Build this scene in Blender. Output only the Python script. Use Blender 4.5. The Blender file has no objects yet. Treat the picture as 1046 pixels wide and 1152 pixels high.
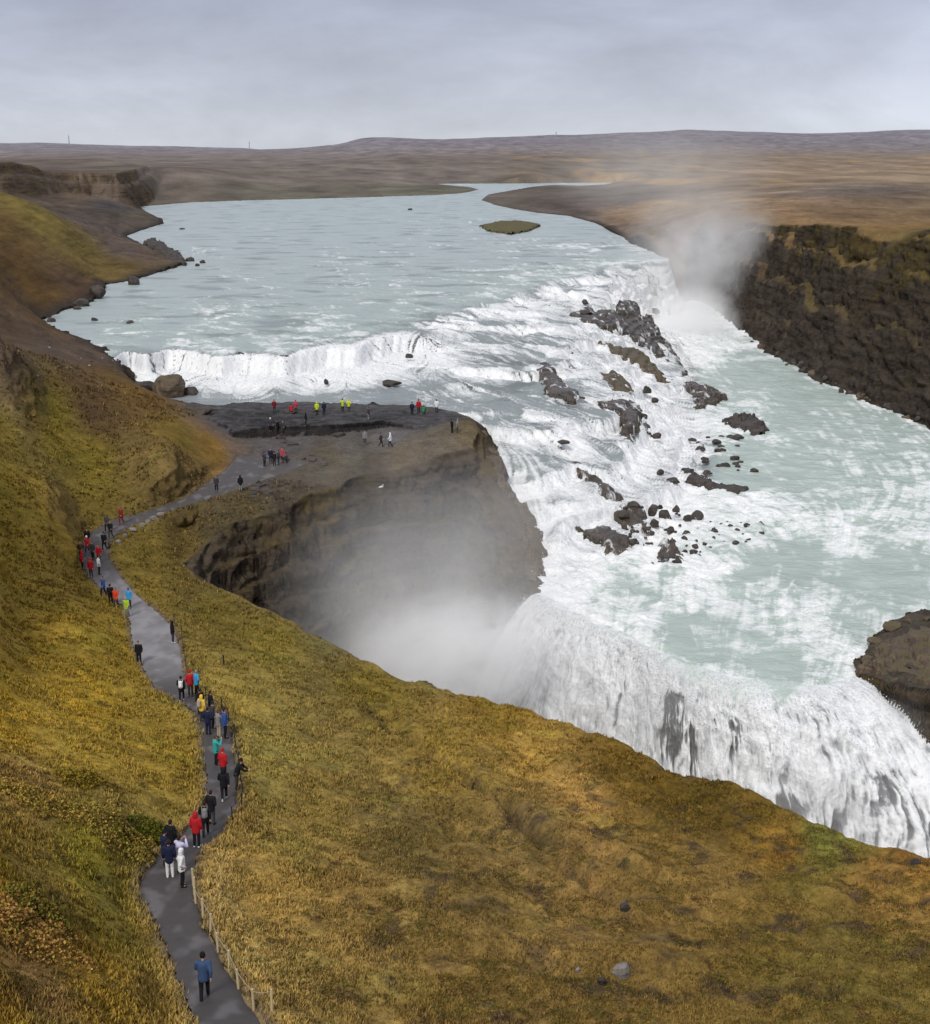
import bpy, bmesh, math, random
import numpy as np
from mathutils import Vector, Matrix

# ------------------------------------------------------------------ camera model
F = 1500.0; CX, CY = 523.0, 576.0
PITCH = math.atan(408 / F)
cp, sp = math.cos(PITCH), math.sin(PITCH)

def ray(px, py):
    a = (px - CX) / F; b = -(py - CY) / F
    return np.array([a, cp + b * sp, -sp + b * cp])

def at(px, py, z):
    d = ray(px, py)
    return d * (z / d[2])

def pts(lst):
    return np.array([at(*p) for p in lst])

# ------------------------------------------------------------------ numpy noise
_ang = np.arange(32) * (2 * math.pi / 32)
_GX, _GY = np.cos(_ang).astype(np.float32), np.sin(_ang).astype(np.float32)

def _hash(ix, iy, seed):
    n = ix.astype(np.uint32) * np.uint32(374761393) + iy.astype(np.uint32) * np.uint32(668265263) + np.uint32((seed * 2654435761) & 0xffffffff)
    n = (n ^ (n >> np.uint32(13))) * np.uint32(1274126177)
    return n ^ (n >> np.uint32(16))

def perlin(x, y, seed=0):
    x = np.asarray(x, np.float32); y = np.asarray(y, np.float32)
    fx = np.floor(x); fy = np.floor(y)
    ix = fx.astype(np.int64); iy = fy.astype(np.int64)
    x = x - fx; y = y - fy
    u = x * x * x * (x * (x * 6 - 15) + 10); v = y * y * y * (y * (y * 6 - 15) + 10)
    def g(dx, dy):
        h = _hash(ix + dx, iy + dy, seed) & np.uint32(31)
        return _GX[h] * (x - dx) + _GY[h] * (y - dy)
    a = g(0, 0); b = g(1, 0); c = g(0, 1); d = g(1, 1)
    p = a + (b - a) * u; q = c + (d - c) * u
    return (p + (q - p) * v) * 1.5

def fbm(x, y, octv=4, seed=0, gain=0.5):
    r = 0; a = 1.0; t = 0
    for i in range(octv):
        r = r + a * perlin(x, y, seed + i * 17); t += a
        x, y = (x * 1.62 + y * 1.21 + 3.7), (y * 1.62 - x * 1.21 + 1.3)
        a *= gain
    return r / t * 1.25

def white(shape, seed):
    return np.random.default_rng(seed).random(shape, dtype=np.float32)

def sstep(a, b, x):
    t = np.clip((x - a) / (b - a), 0, 1)
    return t * t * (3 - 2 * t)

def lerp(a, b, t):
    return a + (b - a) * t

# ------------------------------------------------------------------ plan geometry helpers
def chunks(fn, X, Y, n=200000):
    sh = X.shape; x = X.ravel(); y = Y.ravel()
    out = [fn(x[i:i + n], y[i:i + n]) for i in range(0, len(x), n)]
    if isinstance(out[0], tuple):
        return tuple(np.concatenate([o[k] for o in out]).reshape(sh) for k in range(len(out[0])))
    return np.concatenate(out).reshape(sh)

def seg_dist(x, y, poly, closed=False, vals=None):
    """distance to a polyline and interpolated per-vertex value at the nearest point"""
    P = np.asarray(poly, float)
    best = np.full(x.shape, 1e18); val = np.zeros(x.shape)
    n = len(P); m = n if closed else n - 1
    for i in range(m):
        a = P[i, :2]; b = P[(i + 1) % n, :2]
        d = b - a; L = d @ d + 1e-12
        t = np.clip(((x - a[0]) * d[0] + (y - a[1]) * d[1]) / L, 0, 1)
        dd = (x - a[0] - t * d[0]) ** 2 + (y - a[1] - t * d[1]) ** 2
        k = dd < best
        best = np.where(k, dd, best)
        if vals is not None:
            val = np.where(k, vals[i] + (vals[(i + 1) % n] - vals[i]) * t, val)
    return (np.sqrt(best), val) if vals is not None else np.sqrt(best)

def inside(x, y, poly):
    P = np.asarray(poly, float); c = np.zeros(x.shape, bool); n = len(P)
    for i in range(n):
        x0, y0 = P[i, :2]; x1, y1 = P[(i + 1) % n, :2]
        if y0 == y1: continue
        k = ((y0 > y) != (y1 > y)) & (x < (x1 - x0) * (y - y0) / (y1 - y0) + x0)
        c ^= k
    return c

def signed(x, y, poly):
    d = seg_dist(x, y, poly, True)
    return np.where(inside(x, y, poly), -d, d)

class RBF:
    """smooth surface through control points, worked in (X/Y, log Y) so near and far get like treatment"""
    def __init__(s, P, vals, eps=0.02, lin=True):
        P = np.asarray(P, float); s.C = s.co(P[:, 0], P[:, 1]); s.eps = eps; s.lin = lin
        V = np.asarray(vals, float)
        n = len(P)
        K = np.sqrt(((s.C[:, None] - s.C[None]) ** 2).sum(-1) + eps ** 2)
        if lin:
            Q = np.c_[np.ones(n), s.C]; A = np.block([[K, Q], [Q.T, np.zeros((3, 3))]])
            s.w = np.linalg.lstsq(A, np.r_[V, np.zeros((3,) + V.shape[1:])], rcond=None)[0]
        s.n = n
    @staticmethod
    def co(x, y):
        y = np.maximum(y, 0.5)
        return np.c_[x / y, 0.3 * np.log(y)]
    def __call__(s, x, y):
        def f(a, b):
            c = s.co(a, b)
            r = s.w[s.n] + c[:, 0] * s.w[s.n + 1] + c[:, 1] * s.w[s.n + 2]
            for i in range(s.n):
                r = r + s.w[i] * np.sqrt((c[:, 0] - s.C[i, 0]) ** 2 + (c[:, 1] - s.C[i, 1]) ** 2 + s.eps ** 2)
            return r
        return chunks(f, np.asarray(x, float), np.asarray(y, float))

class IDW:
    def __init__(s, P, vals, pw=3.0):
        P = np.asarray(P, float); s.C = RBF.co(P[:, 0], P[:, 1]); s.V = np.asarray(vals, float); s.pw = pw
    def __call__(s, x, y):
        sh = np.shape(x); x = np.ravel(x); y = np.ravel(y)
        c = RBF.co(x, y); W = 0; R = 0
        for i in range(len(s.C)):
            w = ((c[:, 0] - s.C[i, 0]) ** 2 + (c[:, 1] - s.C[i, 1]) ** 2 + 2e-5) ** (-s.pw / 2)
            W = W + w
            R = R + (w[:, None] * s.V[i] if s.V.ndim > 1 else w * s.V[i])
        R = R / (W[:, None] if s.V.ndim > 1 else W)
        return R.reshape(sh + s.V.shape[1:])

def lin(c):
    c = np.asarray(c, float) / 255
    return np.where(c <= 0.04045, c / 12.92, ((c + 0.055) / 1.055) ** 2.4)

# ------------------------------------------------------------------ control data (image x, image y, height)
ZU, ZM, ZL = -32.0, -46.0, -68.0

LIP = [(604, 668, ZM), (625, 682, ZM), (660, 697, ZM), (705, 716, ZM), (750, 738, ZM), (790, 754, ZM), (830, 765, ZM), (870, 772, ZM), (905, 776, ZM), (935, 772, ZM), (966, 764, ZM)]
WATER = (LIP + [(972, 735, ZM), (1000, 702, ZM), (1046, 688, ZM), (1180, 690, ZM), (1400, 640, ZM), (1240, 560, ZM), (1130, 518, ZM), (1046, 484, ZM), (1010, 466, ZM), (980, 455, ZM), (945, 437, ZM),
          (920, 430, ZM), (895, 412, ZM), (870, 402, ZM), (850, 384, ZM), (832, 372, ZM), (815, 358, ZM), (795, 343, ZM), (772, 338, ZM), (757, 326, -42),
          (752, 291, ZU), (735, 284, ZU), (700, 267, ZU), (670, 251, ZU), (640, 243, ZU), (605, 239.5, ZU), (578, 235, ZU), (555, 230, ZU), (541, 225, ZU), (548, 219, ZU), (575, 214, ZU), (620, 210, ZU),
          (680, 207.5, ZU), (800, 205.6, ZU), (1000, 205.2, ZU), (1000, 203.6, ZU), (800, 203.8, ZU), (660, 205.2, ZU), (560, 206, ZU), (490, 206.5, ZU), (525, 210, ZU), (538, 213, ZU),
          (520, 217, ZU), (490, 219, ZU), (400, 222, ZU), (300, 224.5, ZU), (220, 227, ZU), (157, 232, ZU), (170, 241, ZU), (185, 251, ZU), (165, 257, ZU), (142, 265, ZU), (163, 276, ZU), (195, 290, ZU), (206, 298, ZU),
          (188, 304, ZU), (170, 309, ZU), (145, 316, ZU), (120, 320, ZU), (113, 333, ZU), (98, 342, ZU), (70, 350, ZU), (48, 361, ZU), (66, 374, ZU), (100, 387, ZU), (125, 401, -32.3), (138, 415, -34),
          (150, 430, -36.2), (172, 446, -36.3), (208, 456, -36.3), (250, 459, -36.3), (300, 456, -36.3), (350, 456, -36.3), (400, 457, -36.3), (460, 459, -36.4), (500, 464, -36.6), (520, 470, -37), (541, 482, -37.6),
          (556, 512, -39.5), (572, 552, -41.8), (592, 590, -43.6), (606, 620, -45)])
CANYON = [(205, 632, -38.5), (230, 612, -38), (300, 575, -36.9), (350, 552, -36.5), (400, 536, -36.2), (470, 521, -36), (530, 502, -35.5), (541, 489, -35.2), (549, 530, -38.3), (566, 572, -41.3),
          (586, 610, -44.2), (588, 648, -45.6)] + [(x, y - 11, z) for x, y, z in LIP[1:-1]] + [(960, 752, -46), (974, 760, -45.6), (1000, 768, -45), (1046, 778, -44.7), (1300, 795, -44), (1300, 1015, -36), (1046, 967, -36.5), (960, 950, -37),
          (895, 917, -37.8), (830, 889, -38.6), (760, 870, -39.3), (725, 850, -39.8), (690, 835, -40.2), (620, 807, -41), (560, 791, -41.5), (500, 778, -41.8), (455, 766, -42), (400, 739, -41.7), (345, 713, -41), (265, 672, -40), (225, 655, -39.2)]

PATH = [  # y-ordered left / right edges and height
    ((224, 1160), (306, 1160), -27.2), ((206, 1115), (276, 1118), -28.2), ((192, 1075), (249, 1078), -29.0), ((175, 1040), (229, 1040), -29.6), ((156, 1005), (217, 1000), -30.2), ((159, 985), (219, 975), -30.6),
    ((182, 958), (226, 956), -31.0), ((213, 930), (249, 938), -31.5), ((232, 903), (266, 908), -32.1), ((233, 875), (268, 880), -32.8), ((229, 850), (264, 850), -33.5), ((228, 825), (261, 825), -34.2), ((220, 800), (251, 805), -34.9),
    ((196, 786), (227, 786), -35.4), ((175, 775), (211, 772), -35.8), ((160, 750), (206, 750), -36.4), ((149, 725), (202, 725), -36.8), ((146, 698), (192, 702), -37.1), ((143, 686), (172, 684), -37.2),
    ((122, 668), (152, 668), -37.2), ((100, 650), (136, 648), -37.1), ((91, 630), (122, 628), -37.0), ((93, 612), (122, 612), -36.9), ((106, 597), (132, 600), -36.8), ((128, 585), (160, 586), -36.7),
    ((165, 576), (190, 575), -36.5), ((205, 562), (232, 562), -36.4), ((232, 545), (270, 550), -36.2), ((255, 528), (310, 535), -36.1), ((268, 512), (350, 520), -36.0)]
PL = pts([(a[0], a[1], z) for a, b, z in PATH]); PR = pts([(b[0], b[1], z) for a, b, z in PATH])
PC = (PL + PR) / 2; PW = np.hypot(*(PR - PL)[:, :2].T) / 2
PATHPOLY = np.r_[PL, PR[::-1]]

LAND = [  # near slopes
    (0, 1150, -22.5), (100, 1150, -25), (0, 1000, -24), (80, 1000, -27), (0, 900, -26), (120, 900, -29.5), (0, 800, -29), (100, 800, -32.5), (180, 850, -33), (0, 700, -31.8), (80, 700, -34.2), (50, 640, -34.6), (0, 620, -33),
    (-150, 1150, -17), (-150, 900, -20), (-150, 700, -26), (-150, 560, -24), (-150, 450, -17), (-150, 400, -15),
    (0, 550, -30), (60, 560, -32.6), (120, 565, -35.6), (100, 520, -33.2), (40, 480, -29.5), (0, 450, -26.5), (50, 445, -27.8), (0, 405, -22.8), (60, 412, -26.2), (120, 424, -29.8), (160, 470, -31.2), (150, 430, -31.6), (200, 462, -33),
    (200, 500, -32.6), (240, 490, -34.4), (262, 500, -35.4), (200, 540, -34.6), (150, 530, -33.8),
    (320, 1150, -27.6), (523, 1152, -28.8), (800, 1152, -29.5), (1046, 1152, -29.3), (300, 1030, -30.3), (420, 1050, -31.1), (523, 1000, -32.6), (800, 1000, -34.2), (660, 1060, -31.8), (930, 1080, -31.8), (1046, 1050, -32.6), (1000, 985, -35.4),
    (330, 930, -32.9), (350, 850, -35.6), (420, 920, -34.6), (523, 900, -36), (523, 820, -39), (650, 900, -37), (700, 950, -35.6), (760, 920, -37.4), (860, 940, -37), (300, 770, -37.4), (400, 790, -38.8), (250, 720, -37.8), (215, 690, -38), (330, 730, -39.4),
    (1250, 1150, -28.5), (1250, 1000, -35), (1000, 735, -45.2), (1046, 722, -44.9), (1046, 765, -44.9), (985, 760, -45.4),
    (175, 640, -37.6), (150, 620, -37.2), (160, 670, -37.6), (190, 610, -37.4), (240, 585, -36.8),
    # bank behind the grassy spur
    (0, 385, -25.2), (60, 392, -28.2), (100, 402, -30.6), (0, 345, -24.8), (40, 355, -29.5), (0, 300, -23), (60, 315, -27.5), (0, 250, -17.4), (60, 270, -23), (95, 300, -28.5), (0, 217, -12.2), (30, 228, -15), (60, 250, -19.8), (108, 300, -30.4), (100, 325, -30.8),
    (-150, 330, -18), (-150, 230, -10), (-150, 205, -14), (0, 211, -19), (40, 213, -20), (75, 216, -22), (125, 226, -25), (95, 240, -25.5), (130, 252, -28.6), (160, 290, -29.8), (145, 300, -30.4), (165, 247, -30), (150, 220, -27.5),
    # plain beyond
    (180, 215, -27.5), (160, 224, -29.6), (300, 217, -29.5), (300, 205, -26), (480, 213, -30.5), (400, 195, -24), (200, 190, -15), (300, 182, -17), (100, 172, -6), (450, 180, -17),
    (620, 208, -29.0), (600, 218, -29.6), (640, 224, -29.2), (575, 224, -30.4), (700, 225, -28), (760, 235, -26), (700, 250, -29.8), (760, 262, -27.5), (800, 255, -24.5), (840, 258, -21.5),
    (900, 260, -19), (950, 258, -17.5), (1046, 256, -15.2), (1150, 262, -14), (1300, 300, -14),
    (1000, 225, -15), (900, 225, -18), (850, 235, -20), (900, 203, -19), (1000, 200, -17), (1000, 190, -14), (850, 190, -16), (700, 196, -24), (600, 196, -24), (800, 200.5, -27)]
LANDXYZ = [tuple(at(*p)) for p in LAND]
LANDXYZ += [(x, y, z) for x, y, z in [(0, .8, -1.9), (0, 6, -8), (-6, 6, -7), (6, 6, -8), (0, 18, -18), (-10, 18, -14), (10, 18, -17.5), (0, 30, -25.4), (-12, 27, -20.5), (12, 30, -25.4), (22, 30, -25), (-30, 24, -13), (40, 36, -25)]]
def far(px, py, Y):
    d = ray(px, py); p = d * (Y / d[1]); return tuple(p)
for px, y1, Y1 in [(-250, 162, 6000), (-100, 161, 6000), (0, 161.5, 6000), (60, 161.5, 6000), (130, 163.5, 6000), (220, 165.5, 6000), (275, 167.5, 6000), (330, 168.2, 6500), (375, 168, 5600), (383, 163, 5000), (400, 157, 5000), (430, 154, 5000), (462, 155.5, 5000),
                   (500, 157, 5000), (560, 154.5, 5000), (610, 152.5, 5000), (700, 150.5, 5200), (770, 146.5, 5200), (850, 149.5, 5200), (920, 150.5, 5200), (1000, 147.5, 5200), (1046, 146.5, 5200), (1200, 146, 5200)]:
    LANDXYZ.append(far(px, y1, Y1)); LANDXYZ.append(far(px, y1 + 5, Y1 * 1.6))
for px in (-200, 0, 150, 300, 450, 600, 750, 900, 1046, 1200):
    LANDXYZ.append(far(px, 172 if px < 350 else 170, 3300)); LANDXYZ.append(far(px, 177 if px < 450 else 175, 2200))
WP = pts(WATER); CPOLY = pts(CANYON)
for p in WP:
    LANDXYZ.append((p[0], p[1], p[2] + 0.35))
for a, b, z in PATH[::2]:
    for e in (a, b): LANDXYZ.append(tuple(at(e[0], e[1], z)))
for c in CANYON[:11] + CANYON[23:]:
    LANDXYZ.append(tuple(at(*c)))
LANDXYZ = np.array(LANDXYZ)
_rl = RBF(LANDXYZ, LANDXYZ[:, 2], eps=0.012)

WCTL = [(x, y, z) for x, y, z in WATER] + [
    (300, 240, ZU), (500, 240, ZU), (300, 300, ZU), (500, 300, ZU), (600, 270, ZU), (200, 350, ZU), (400, 340, ZU), (560, 320, ZU), (680, 285, ZU), (160, 396, ZU - .1), (250, 398, ZU - .1), (320, 396, ZU - .1), (400, 382, ZU - .2), (480, 362, ZU - .3),
    (560, 338, ZU - .3), (620, 316, ZU - .3), (680, 301, ZU - .3), (720, 297, ZU - .3), (742, 296, ZU - .5),
    (180, 430, -36.0), (260, 436, -36.1), (350, 438, -36.1), (420, 440, -36.2), (480, 445, -36.3), (300, 418, -34), (220, 414, -34), (400, 412, -34.2),
    (690, 318, -34), (730, 316, -36.5), (735, 340, -42), (640, 330, -33.2), (560, 356, -33), (480, 378, -32.8), (700, 350, -37.5), (720, 388, -40.3), (660, 358, -35), (742, 372, -41.5), (752, 402, -42.6), (762, 432, -43.6),
    (600, 372, -34), (520, 392, -34.3), (460, 405, -34.8), (650, 400, -36.3), (700, 420, -39.3), (745, 425, -43), (765, 455, -44.6), (600, 430, -36.8), (550, 455, -36.9), (500, 452, -36.5), (650, 450, -37.4), (695, 460, -38.6), (740, 490, -42.5), (780, 520, -45),
    (560, 488, -37.8), (620, 480, -38), (680, 500, -40.3), (600, 530, -40.6), (650, 560, -42.4), (720, 560, -44), (780, 570, -45.6), (625, 615, -44.6), (680, 605, -44.9),
    (770, 352, ZM), (776, 385, ZM), (788, 420, ZM), (803, 455, ZM), (818, 490, ZM), (840, 530, ZM), (850, 570, ZM), (790, 612, ZM), (710, 645, ZM), (640, 664, ZM), (850, 450, ZM), (950, 500, ZM), (950, 600, ZM), (850, 650, ZM), (750, 690, ZM)]
WC = pts(WCTL)
_rw = RBF(WC, WC[:, 2], eps=0.008)

SLAB = pts([(236, 470, -34.3), (262, 484, -34.3), (300, 480, -34.3), (350, 480, -34.3), (385, 477, -34.3), (430, 473, -34.3), (470, 479, -34.3), (510, 475, -34.3), (523, 469, -34.3), (505, 461, -34.3), (460, 456, -34.3), (400, 454, -34.3), (340, 452, -34.3), (280, 452, -34.3), (235, 456, -34.3)])
GULLY = [pts([(430, 800, -38), (470, 832, -37.6), (520, 868, -36.8), (560, 905, -36), (610, 950, -34.6), (650, 985, -33.4), (700, 1010, -33)]), pts([(430, 912, -34.4), (500, 918, -35), (570, 925, -35.4), (660, 960, -34.8), (760, 1000, -34), (900, 1010, -34)]),
         pts([(250, 770, -36), (300, 785, -36.6), (380, 800, -38)]), pts([(600, 1080, -31), (640, 1100, -30.7), (800, 1090, -31), (930, 1120, -30.4)])]

PLATEAU = pts([(-300, 184.5, -6), (0, 184, -6), (40, 182.5, -6), (77, 181.5, -6), (84, 189, -9.5), (110, 193, -11.5), (128, 197, -13), (134, 197.5, -13.2), (158, 192, -13.5), (170, 187, -12), (120, 178, -8), (-300, 176, -7)])
class _Top:
    def __call__(s, x, y):
        return np.interp(y, [520, 640, 670, 700, 860, 1000, 1300], [-5.2, -5.6, -7.5, -11.5, -12.5, -12, -8])
_rp = _Top()

def smin(a, b, k):
    h = np.clip(0.5 + 0.5 * (b - a) / k, 0, 1)
    return b + (a - b) * h - k * h * (1 - h)

def water_smooth(X, Y):
    return np.clip(_rw(X, Y), ZM - .3, ZU + .05)

def land_raw(X, Y, info=False):
    X = np.asarray(X, float); Y = np.asarray(Y, float)
    z = _rl(X, Y)
    # the brow the viewpoint stands on, dropping steeply to the slope below
    zb = np.interp(Y, [-30, 0, 1, 6, 18, 27, 31, 36], [-1.2, -1.75, -2.3, -8.5, -18.5, -23.6, -25.6, -27.2]) + np.clip(-X - 5, 0, 22) * .42 * sstep(2, 14, Y) - .02 * np.abs(X) * sstep(3, 0, Y)
    z = lerp(z, zb, sstep(35, 27, Y))
    gp = np.interp(Y, [150, 262, 337, 390, 460, 600, 900], [-14, -15, -17.6, -21.5, -20.5, -18, -17]) + 1.2 * fbm(X / 40, Y / 40, 3, 7)
    z = lerp(z, smin(z, gp, 3.0), sstep(52, 66, X) * sstep(1400, 800, Y))
    near = sstep(150, 90, Y) * sstep(2, 8, Y)
    mid = sstep(100, 220, Y) * sstep(900, 500, Y)
    farw = sstep(900, 2500, Y)
    z = z + near * (0.34 * fbm(X / 7, Y / 7, 3, 1) + (.22 + .14 * sstep(-12, -4, X)) * fbm(X / 1.7, Y / 1.7, 3, 5) * (1 + .6 * fbm(X / 9, Y / 9, 2, 77)) + 0.03 * perlin(X / .45, Y / .45, 9))
    z = z + mid * (0.75 * fbm(X / 22, Y / 22, 5, 11) + .28 * np.abs(fbm(X / 6, Y / 9, 4, 13))) + sstep(90, 140, Y) * sstep(600, 300, Y) * 0.22 * fbm(X / 4, Y / 4, 3, 15)
    z = z + farw * (sstep(3000, 6000, Y) * 7 * fbm(X / 420, Y / 420, 4, 21) + 2.2 * fbm(X / 130, Y / 160, 4, 23))
    g = (Y < 140)
    if g.any():
        zz = z[g]; xs, ys = X[g], Y[g]
        for k, G in enumerate(GULLY):
            d = seg_dist(xs + .5 * perlin(xs / 3, ys / 3, 3), ys + .5 * perlin(xs / 3, ys / 3, 4), G)
            zz = zz - (.75, .5, .5, .5)[k] * np.exp(-(d / .6) ** 2) + .35 * np.exp(-((d - 1.5) / .9) ** 2)
        z[g] = zz
    g = (Y > 420) & (Y < 1500) & (X < -120)
    if g.any():
        xs, ys = X[g], Y[g]
        s = signed(xs, ys, PLATEAU) + 2.6 * fbm(xs / 16, ys / 30, 4, 81)
        t = .62 * sstep(10, 0, s) + .38 * sstep(0, -4, s)
        z[g] = np.maximum(z[g], lerp(z[g], _rp(xs, ys) + .5 * fbm(xs / 25, ys / 60, 3, 83), t))
    z = z + near * sstep(-14, -6, X) * .34 * (np.abs(fbm(X / 4.5 + .3 * Y / 4.5, Y / 5.5, 3, 91)) * -2 + .5)
    # platform slab: a step in the bedrock
    g = (Y > 130) & (Y < 215) & (X > -45) & (X < 15)
    sdsl = np.full(X.shape, 99.0)
    if g.any():
        xs, ys = X[g], Y[g]
        ns = .9 * fbm(xs / 3.5, ys / 3.5, 3, 31)
        s = signed(xs, ys, SLAB) + ns
        sdsl[g] = s
        rough = .16 * fbm(xs / 3.2, ys / 1.4, 4, 33) + .06 * np.round(3 * fbm(xs / 5, ys / 2.2, 2, 35))
        t = sstep(.35, -.25, s)
        z[g] = lerp(z[g], -34.3 + rough, t)
    # path cut
    g = (Y < 178) & (X < 5) & (X > -60) & (Y > 30)
    pd = np.full(X.shape, 99.0)
    if g.any():
        xs, ys = X[g], Y[g]
        d, pv = seg_dist(xs, ys, PC, False, PC[:, 2])
        pin = signed(xs, ys, PATHPOLY) + .12 * fbm(xs / .9, ys / .9, 2, 41)
        pd[g] = pin
        zz = lerp(z[g], pv + .04, sstep(1.8, .1, pin))
        zz = np.where(pin < 0.02, pv - .10, zz)
        z[g] = zz
    # river and gorge banks
    ws = water_smooth(X, Y)
    wd = chunks(lambda a, b: signed(a, b, WP), X, Y)
    wob = 1.4 * fbm(X / 9, Y / 9, 4, 51) * sstep(120, 180, Y)
    gorge = np.maximum(sstep(45, 60, X) * sstep(425, 400, Y), sstep(64, 70, X) * sstep(560, 500, Y)) * sstep(130, 160, Y)
    d = np.maximum(wd, 0)
    ledge = d + gorge * (1.9 * np.sin(d * 1.15 + 2.0 * fbm(X / 14, Y / 14, 3, 53)) * .55 + wob)
    cap = ws + .25 + np.where(gorge > .5, 0, 0) + lerp(2.6, 1.55, gorge) * np.maximum(ledge, 0) * sstep(0, .6 + 3 * gorge, d)
    z = np.where(wd > 0, smin(np.maximum(z, ws + .12 + .06 * np.minimum(d, 8)), cap + .3, .6 + 1.4 * gorge), z)
    z = np.where(wd <= 0, np.minimum(z, ws - .25 + np.maximum(wd * .8, -2.2)), z)
    # lower canyon
    g = (Y < 200) & (Y > 40)
    cd = np.full(X.shape, 99.0)
    if g.any():
        xs, ys = X[g], Y[g]
        s = signed(xs, ys, CPOLY)
        s = s + 2.2 * fbm(xs / 7, ys / 7, 5, 61) * sstep(105, 122, ys) * sstep(1.0, -3, s)
        cd[g] = s
        di = np.maximum(-s, 0)
        ld = seg_dist(xs, ys, pts(LIP))
        slope = lerp(6.0, np.where((xs > 32) & (ys > 88), 5.0, 2.1), sstep(1.5, 7, ld))
        f = slope * di * di / (di + .9)
        st = 2.6
        ff = f / st + .45 * fbm(xs / 8, ys / 8, 3, 63)
        f2 = (np.floor(ff) + sstep(.35, .8, ff - np.floor(ff)) - .45 * fbm(xs / 8, ys / 8, 3, 63)) * st
        f = lerp(f, np.maximum(f2, 0), sstep(.5, 2.5, di) * .8)
        z[g] = np.where(s < 0, np.maximum(z[g] - f, ZL + 1.2 * fbm(xs / 5, ys / 5, 3, 65)), z[g])
    if info:
        return z, wd, cd, pd, sdsl, gorge
    return z

def land(X, Y):
    return land_raw(np.atleast_1d(np.asarray(X, float)), np.atleast_1d(np.asarray(Y, float)))

def terrace(S, X, Y):
    """stepped bed of the staircase falls, returns height and steepness 0..1"""
    zone = sstep(ZU - .12, ZU - .5, S) * sstep(ZM + .1, ZM + .7, S)
    wp = 2.6 * fbm(X / 30, Y / 24, 3, 71) + 1.0 * fbm(X / 9, Y / 8, 3, 73) + .3 * fbm(X / 2.6, Y / 2.6, 3, 75)
    def step(h, w, a, b):
        q = (S + w) / h; fl = np.floor(q); fr = q - fl
        return (fl + sstep(a, b, fr)) * h - w, np.where(fr > a, 1 - np.abs((fr - (a + b) / 2) / ((b - a) / 2 + .02)), 0).clip(0, 1)
    T1, e1 = step(2.9, wp, .66, .96)
    T2, e2 = step(1.35, wp * .8 + .4, .6, .95)
    k = sstep(-.25, .35, fbm(X / 18, Y / 18, 2, 79))
    T = lerp(T1, T2, k)
    rim = sstep(ZU - .12, ZU - .4, S)
    T = lerp(S, T, zone * .85)
    # the first fall on the near side drops in one go
    left = sstep(8, -12, X) * sstep(260, 235, Y)
    q = np.clip((ZU - .1 - S) / 4.2, 0, 1)
    one = ZU - .1 - 4.2 * (.78 * sstep(.16, .36, q + .12 * fbm(X / 4, Y * 0 + 1, 3, 76)) + .22 * sstep(.5, 1, q))
    T = lerp(T, np.where(S < ZU - .1, one, S), left * .85)
    e = lerp(lerp(e1, e2, k), sstep(.05, .2, q) * sstep(.95, .6, q), left)
    return np.minimum(T, ZU + .1), e * zone, zone

def water_z(X, Y):
    S = water_smooth(X, Y)
    T, st, zn = terrace(S, X, Y)
    return T, st, zn, S

def first_hit(px, py, t0=38, t1=900):
    """first ground point along a ray from the viewpoint (water counted as ground)"""
    d = ray(px, py); d = d / d[1]
    t = np.exp(np.linspace(math.log(t0), math.log(t1), 2600))
    z = land_raw(d[0] * t, t)
    w = water_smooth(d[0] * t, t); ins = inside(d[0] * t, t, WP)
    z = np.where(ins, np.maximum(z, w), z)
    k = np.nonzero(d[2] * t < z)[0]
    i = k[0] if len(k) else len(t) - 1
    return np.array([d[0] * t[i], t[i], z[i]])
# ------------------------------------------------------------------ scene basics
scene = bpy.context.scene
COL = scene.collection
rng = np.random.default_rng(4)
random.seed(4)

def tag(o, label=None, cat=None, group=None, kind=None):
    if label: o['label'] = label
    if cat: o['category'] = cat
    if group: o['group'] = group
    if kind: o['kind'] = kind
    return o

def mesh_np(name, V, Fq, mat, parent=None, smooth=True, attrs=None, kind=None):
    """V (n,3) floats; Fq (m,3) or (m,4) ints; attrs {name: (n,3) or (n,)}"""
    me = bpy.data.meshes.new(name)
    V = np.ascontiguousarray(V, np.float32); Fq = np.ascontiguousarray(Fq, np.int32)
    m, k = Fq.shape
    me.vertices.add(len(V)); me.vertices.foreach_set('co', V.ravel())
    me.loops.add(m * k); me.loops.foreach_set('vertex_index', Fq.ravel())
    me.polygons.add(m)
    me.polygons.foreach_set('loop_start', np.arange(0, m * k, k, dtype=np.int32))
    me.polygons.foreach_set('loop_total', np.full(m, k, np.int32))
    me.polygons.foreach_set('use_smooth', np.full(m, smooth, bool))
    me.update(calc_edges=True)
    for an, a in (attrs or {}).items():
        a = np.asarray(a, np.float32)
        if a.ndim == 1:
            at_ = me.attributes.new(an, 'FLOAT', 'POINT'); at_.data.foreach_set('value', np.ascontiguousarray(a))
        else:
            at_ = me.attributes.new(an, 'FLOAT_COLOR', 'POINT')
            at_.data.foreach_set('color', np.ascontiguousarray(np.c_[a, np.ones(len(a))], np.float32).ravel())
    me.materials.append(mat)
    o = bpy.data.objects.new(name, me); COL.objects.link(o)
    if parent: o.parent = parent
    if kind: o['kind'] = kind
    return o

def grid_faces(C, R, keep):
    """keep: (C-1, R-1) bool"""
    idx = np.arange(C * R).reshape(C, R)
    a = idx[:-1, :-1][keep]; b = idx[1:, :-1][keep]; c = idx[1:, 1:][keep]; d = idx[:-1, 1:][keep]
    Fq = np.c_[a, b, c, d]
    used = np.unique(Fq); mp = np.full(C * R, -1, np.int32); mp[used] = np.arange(len(used))
    return used, mp[Fq]

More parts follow.
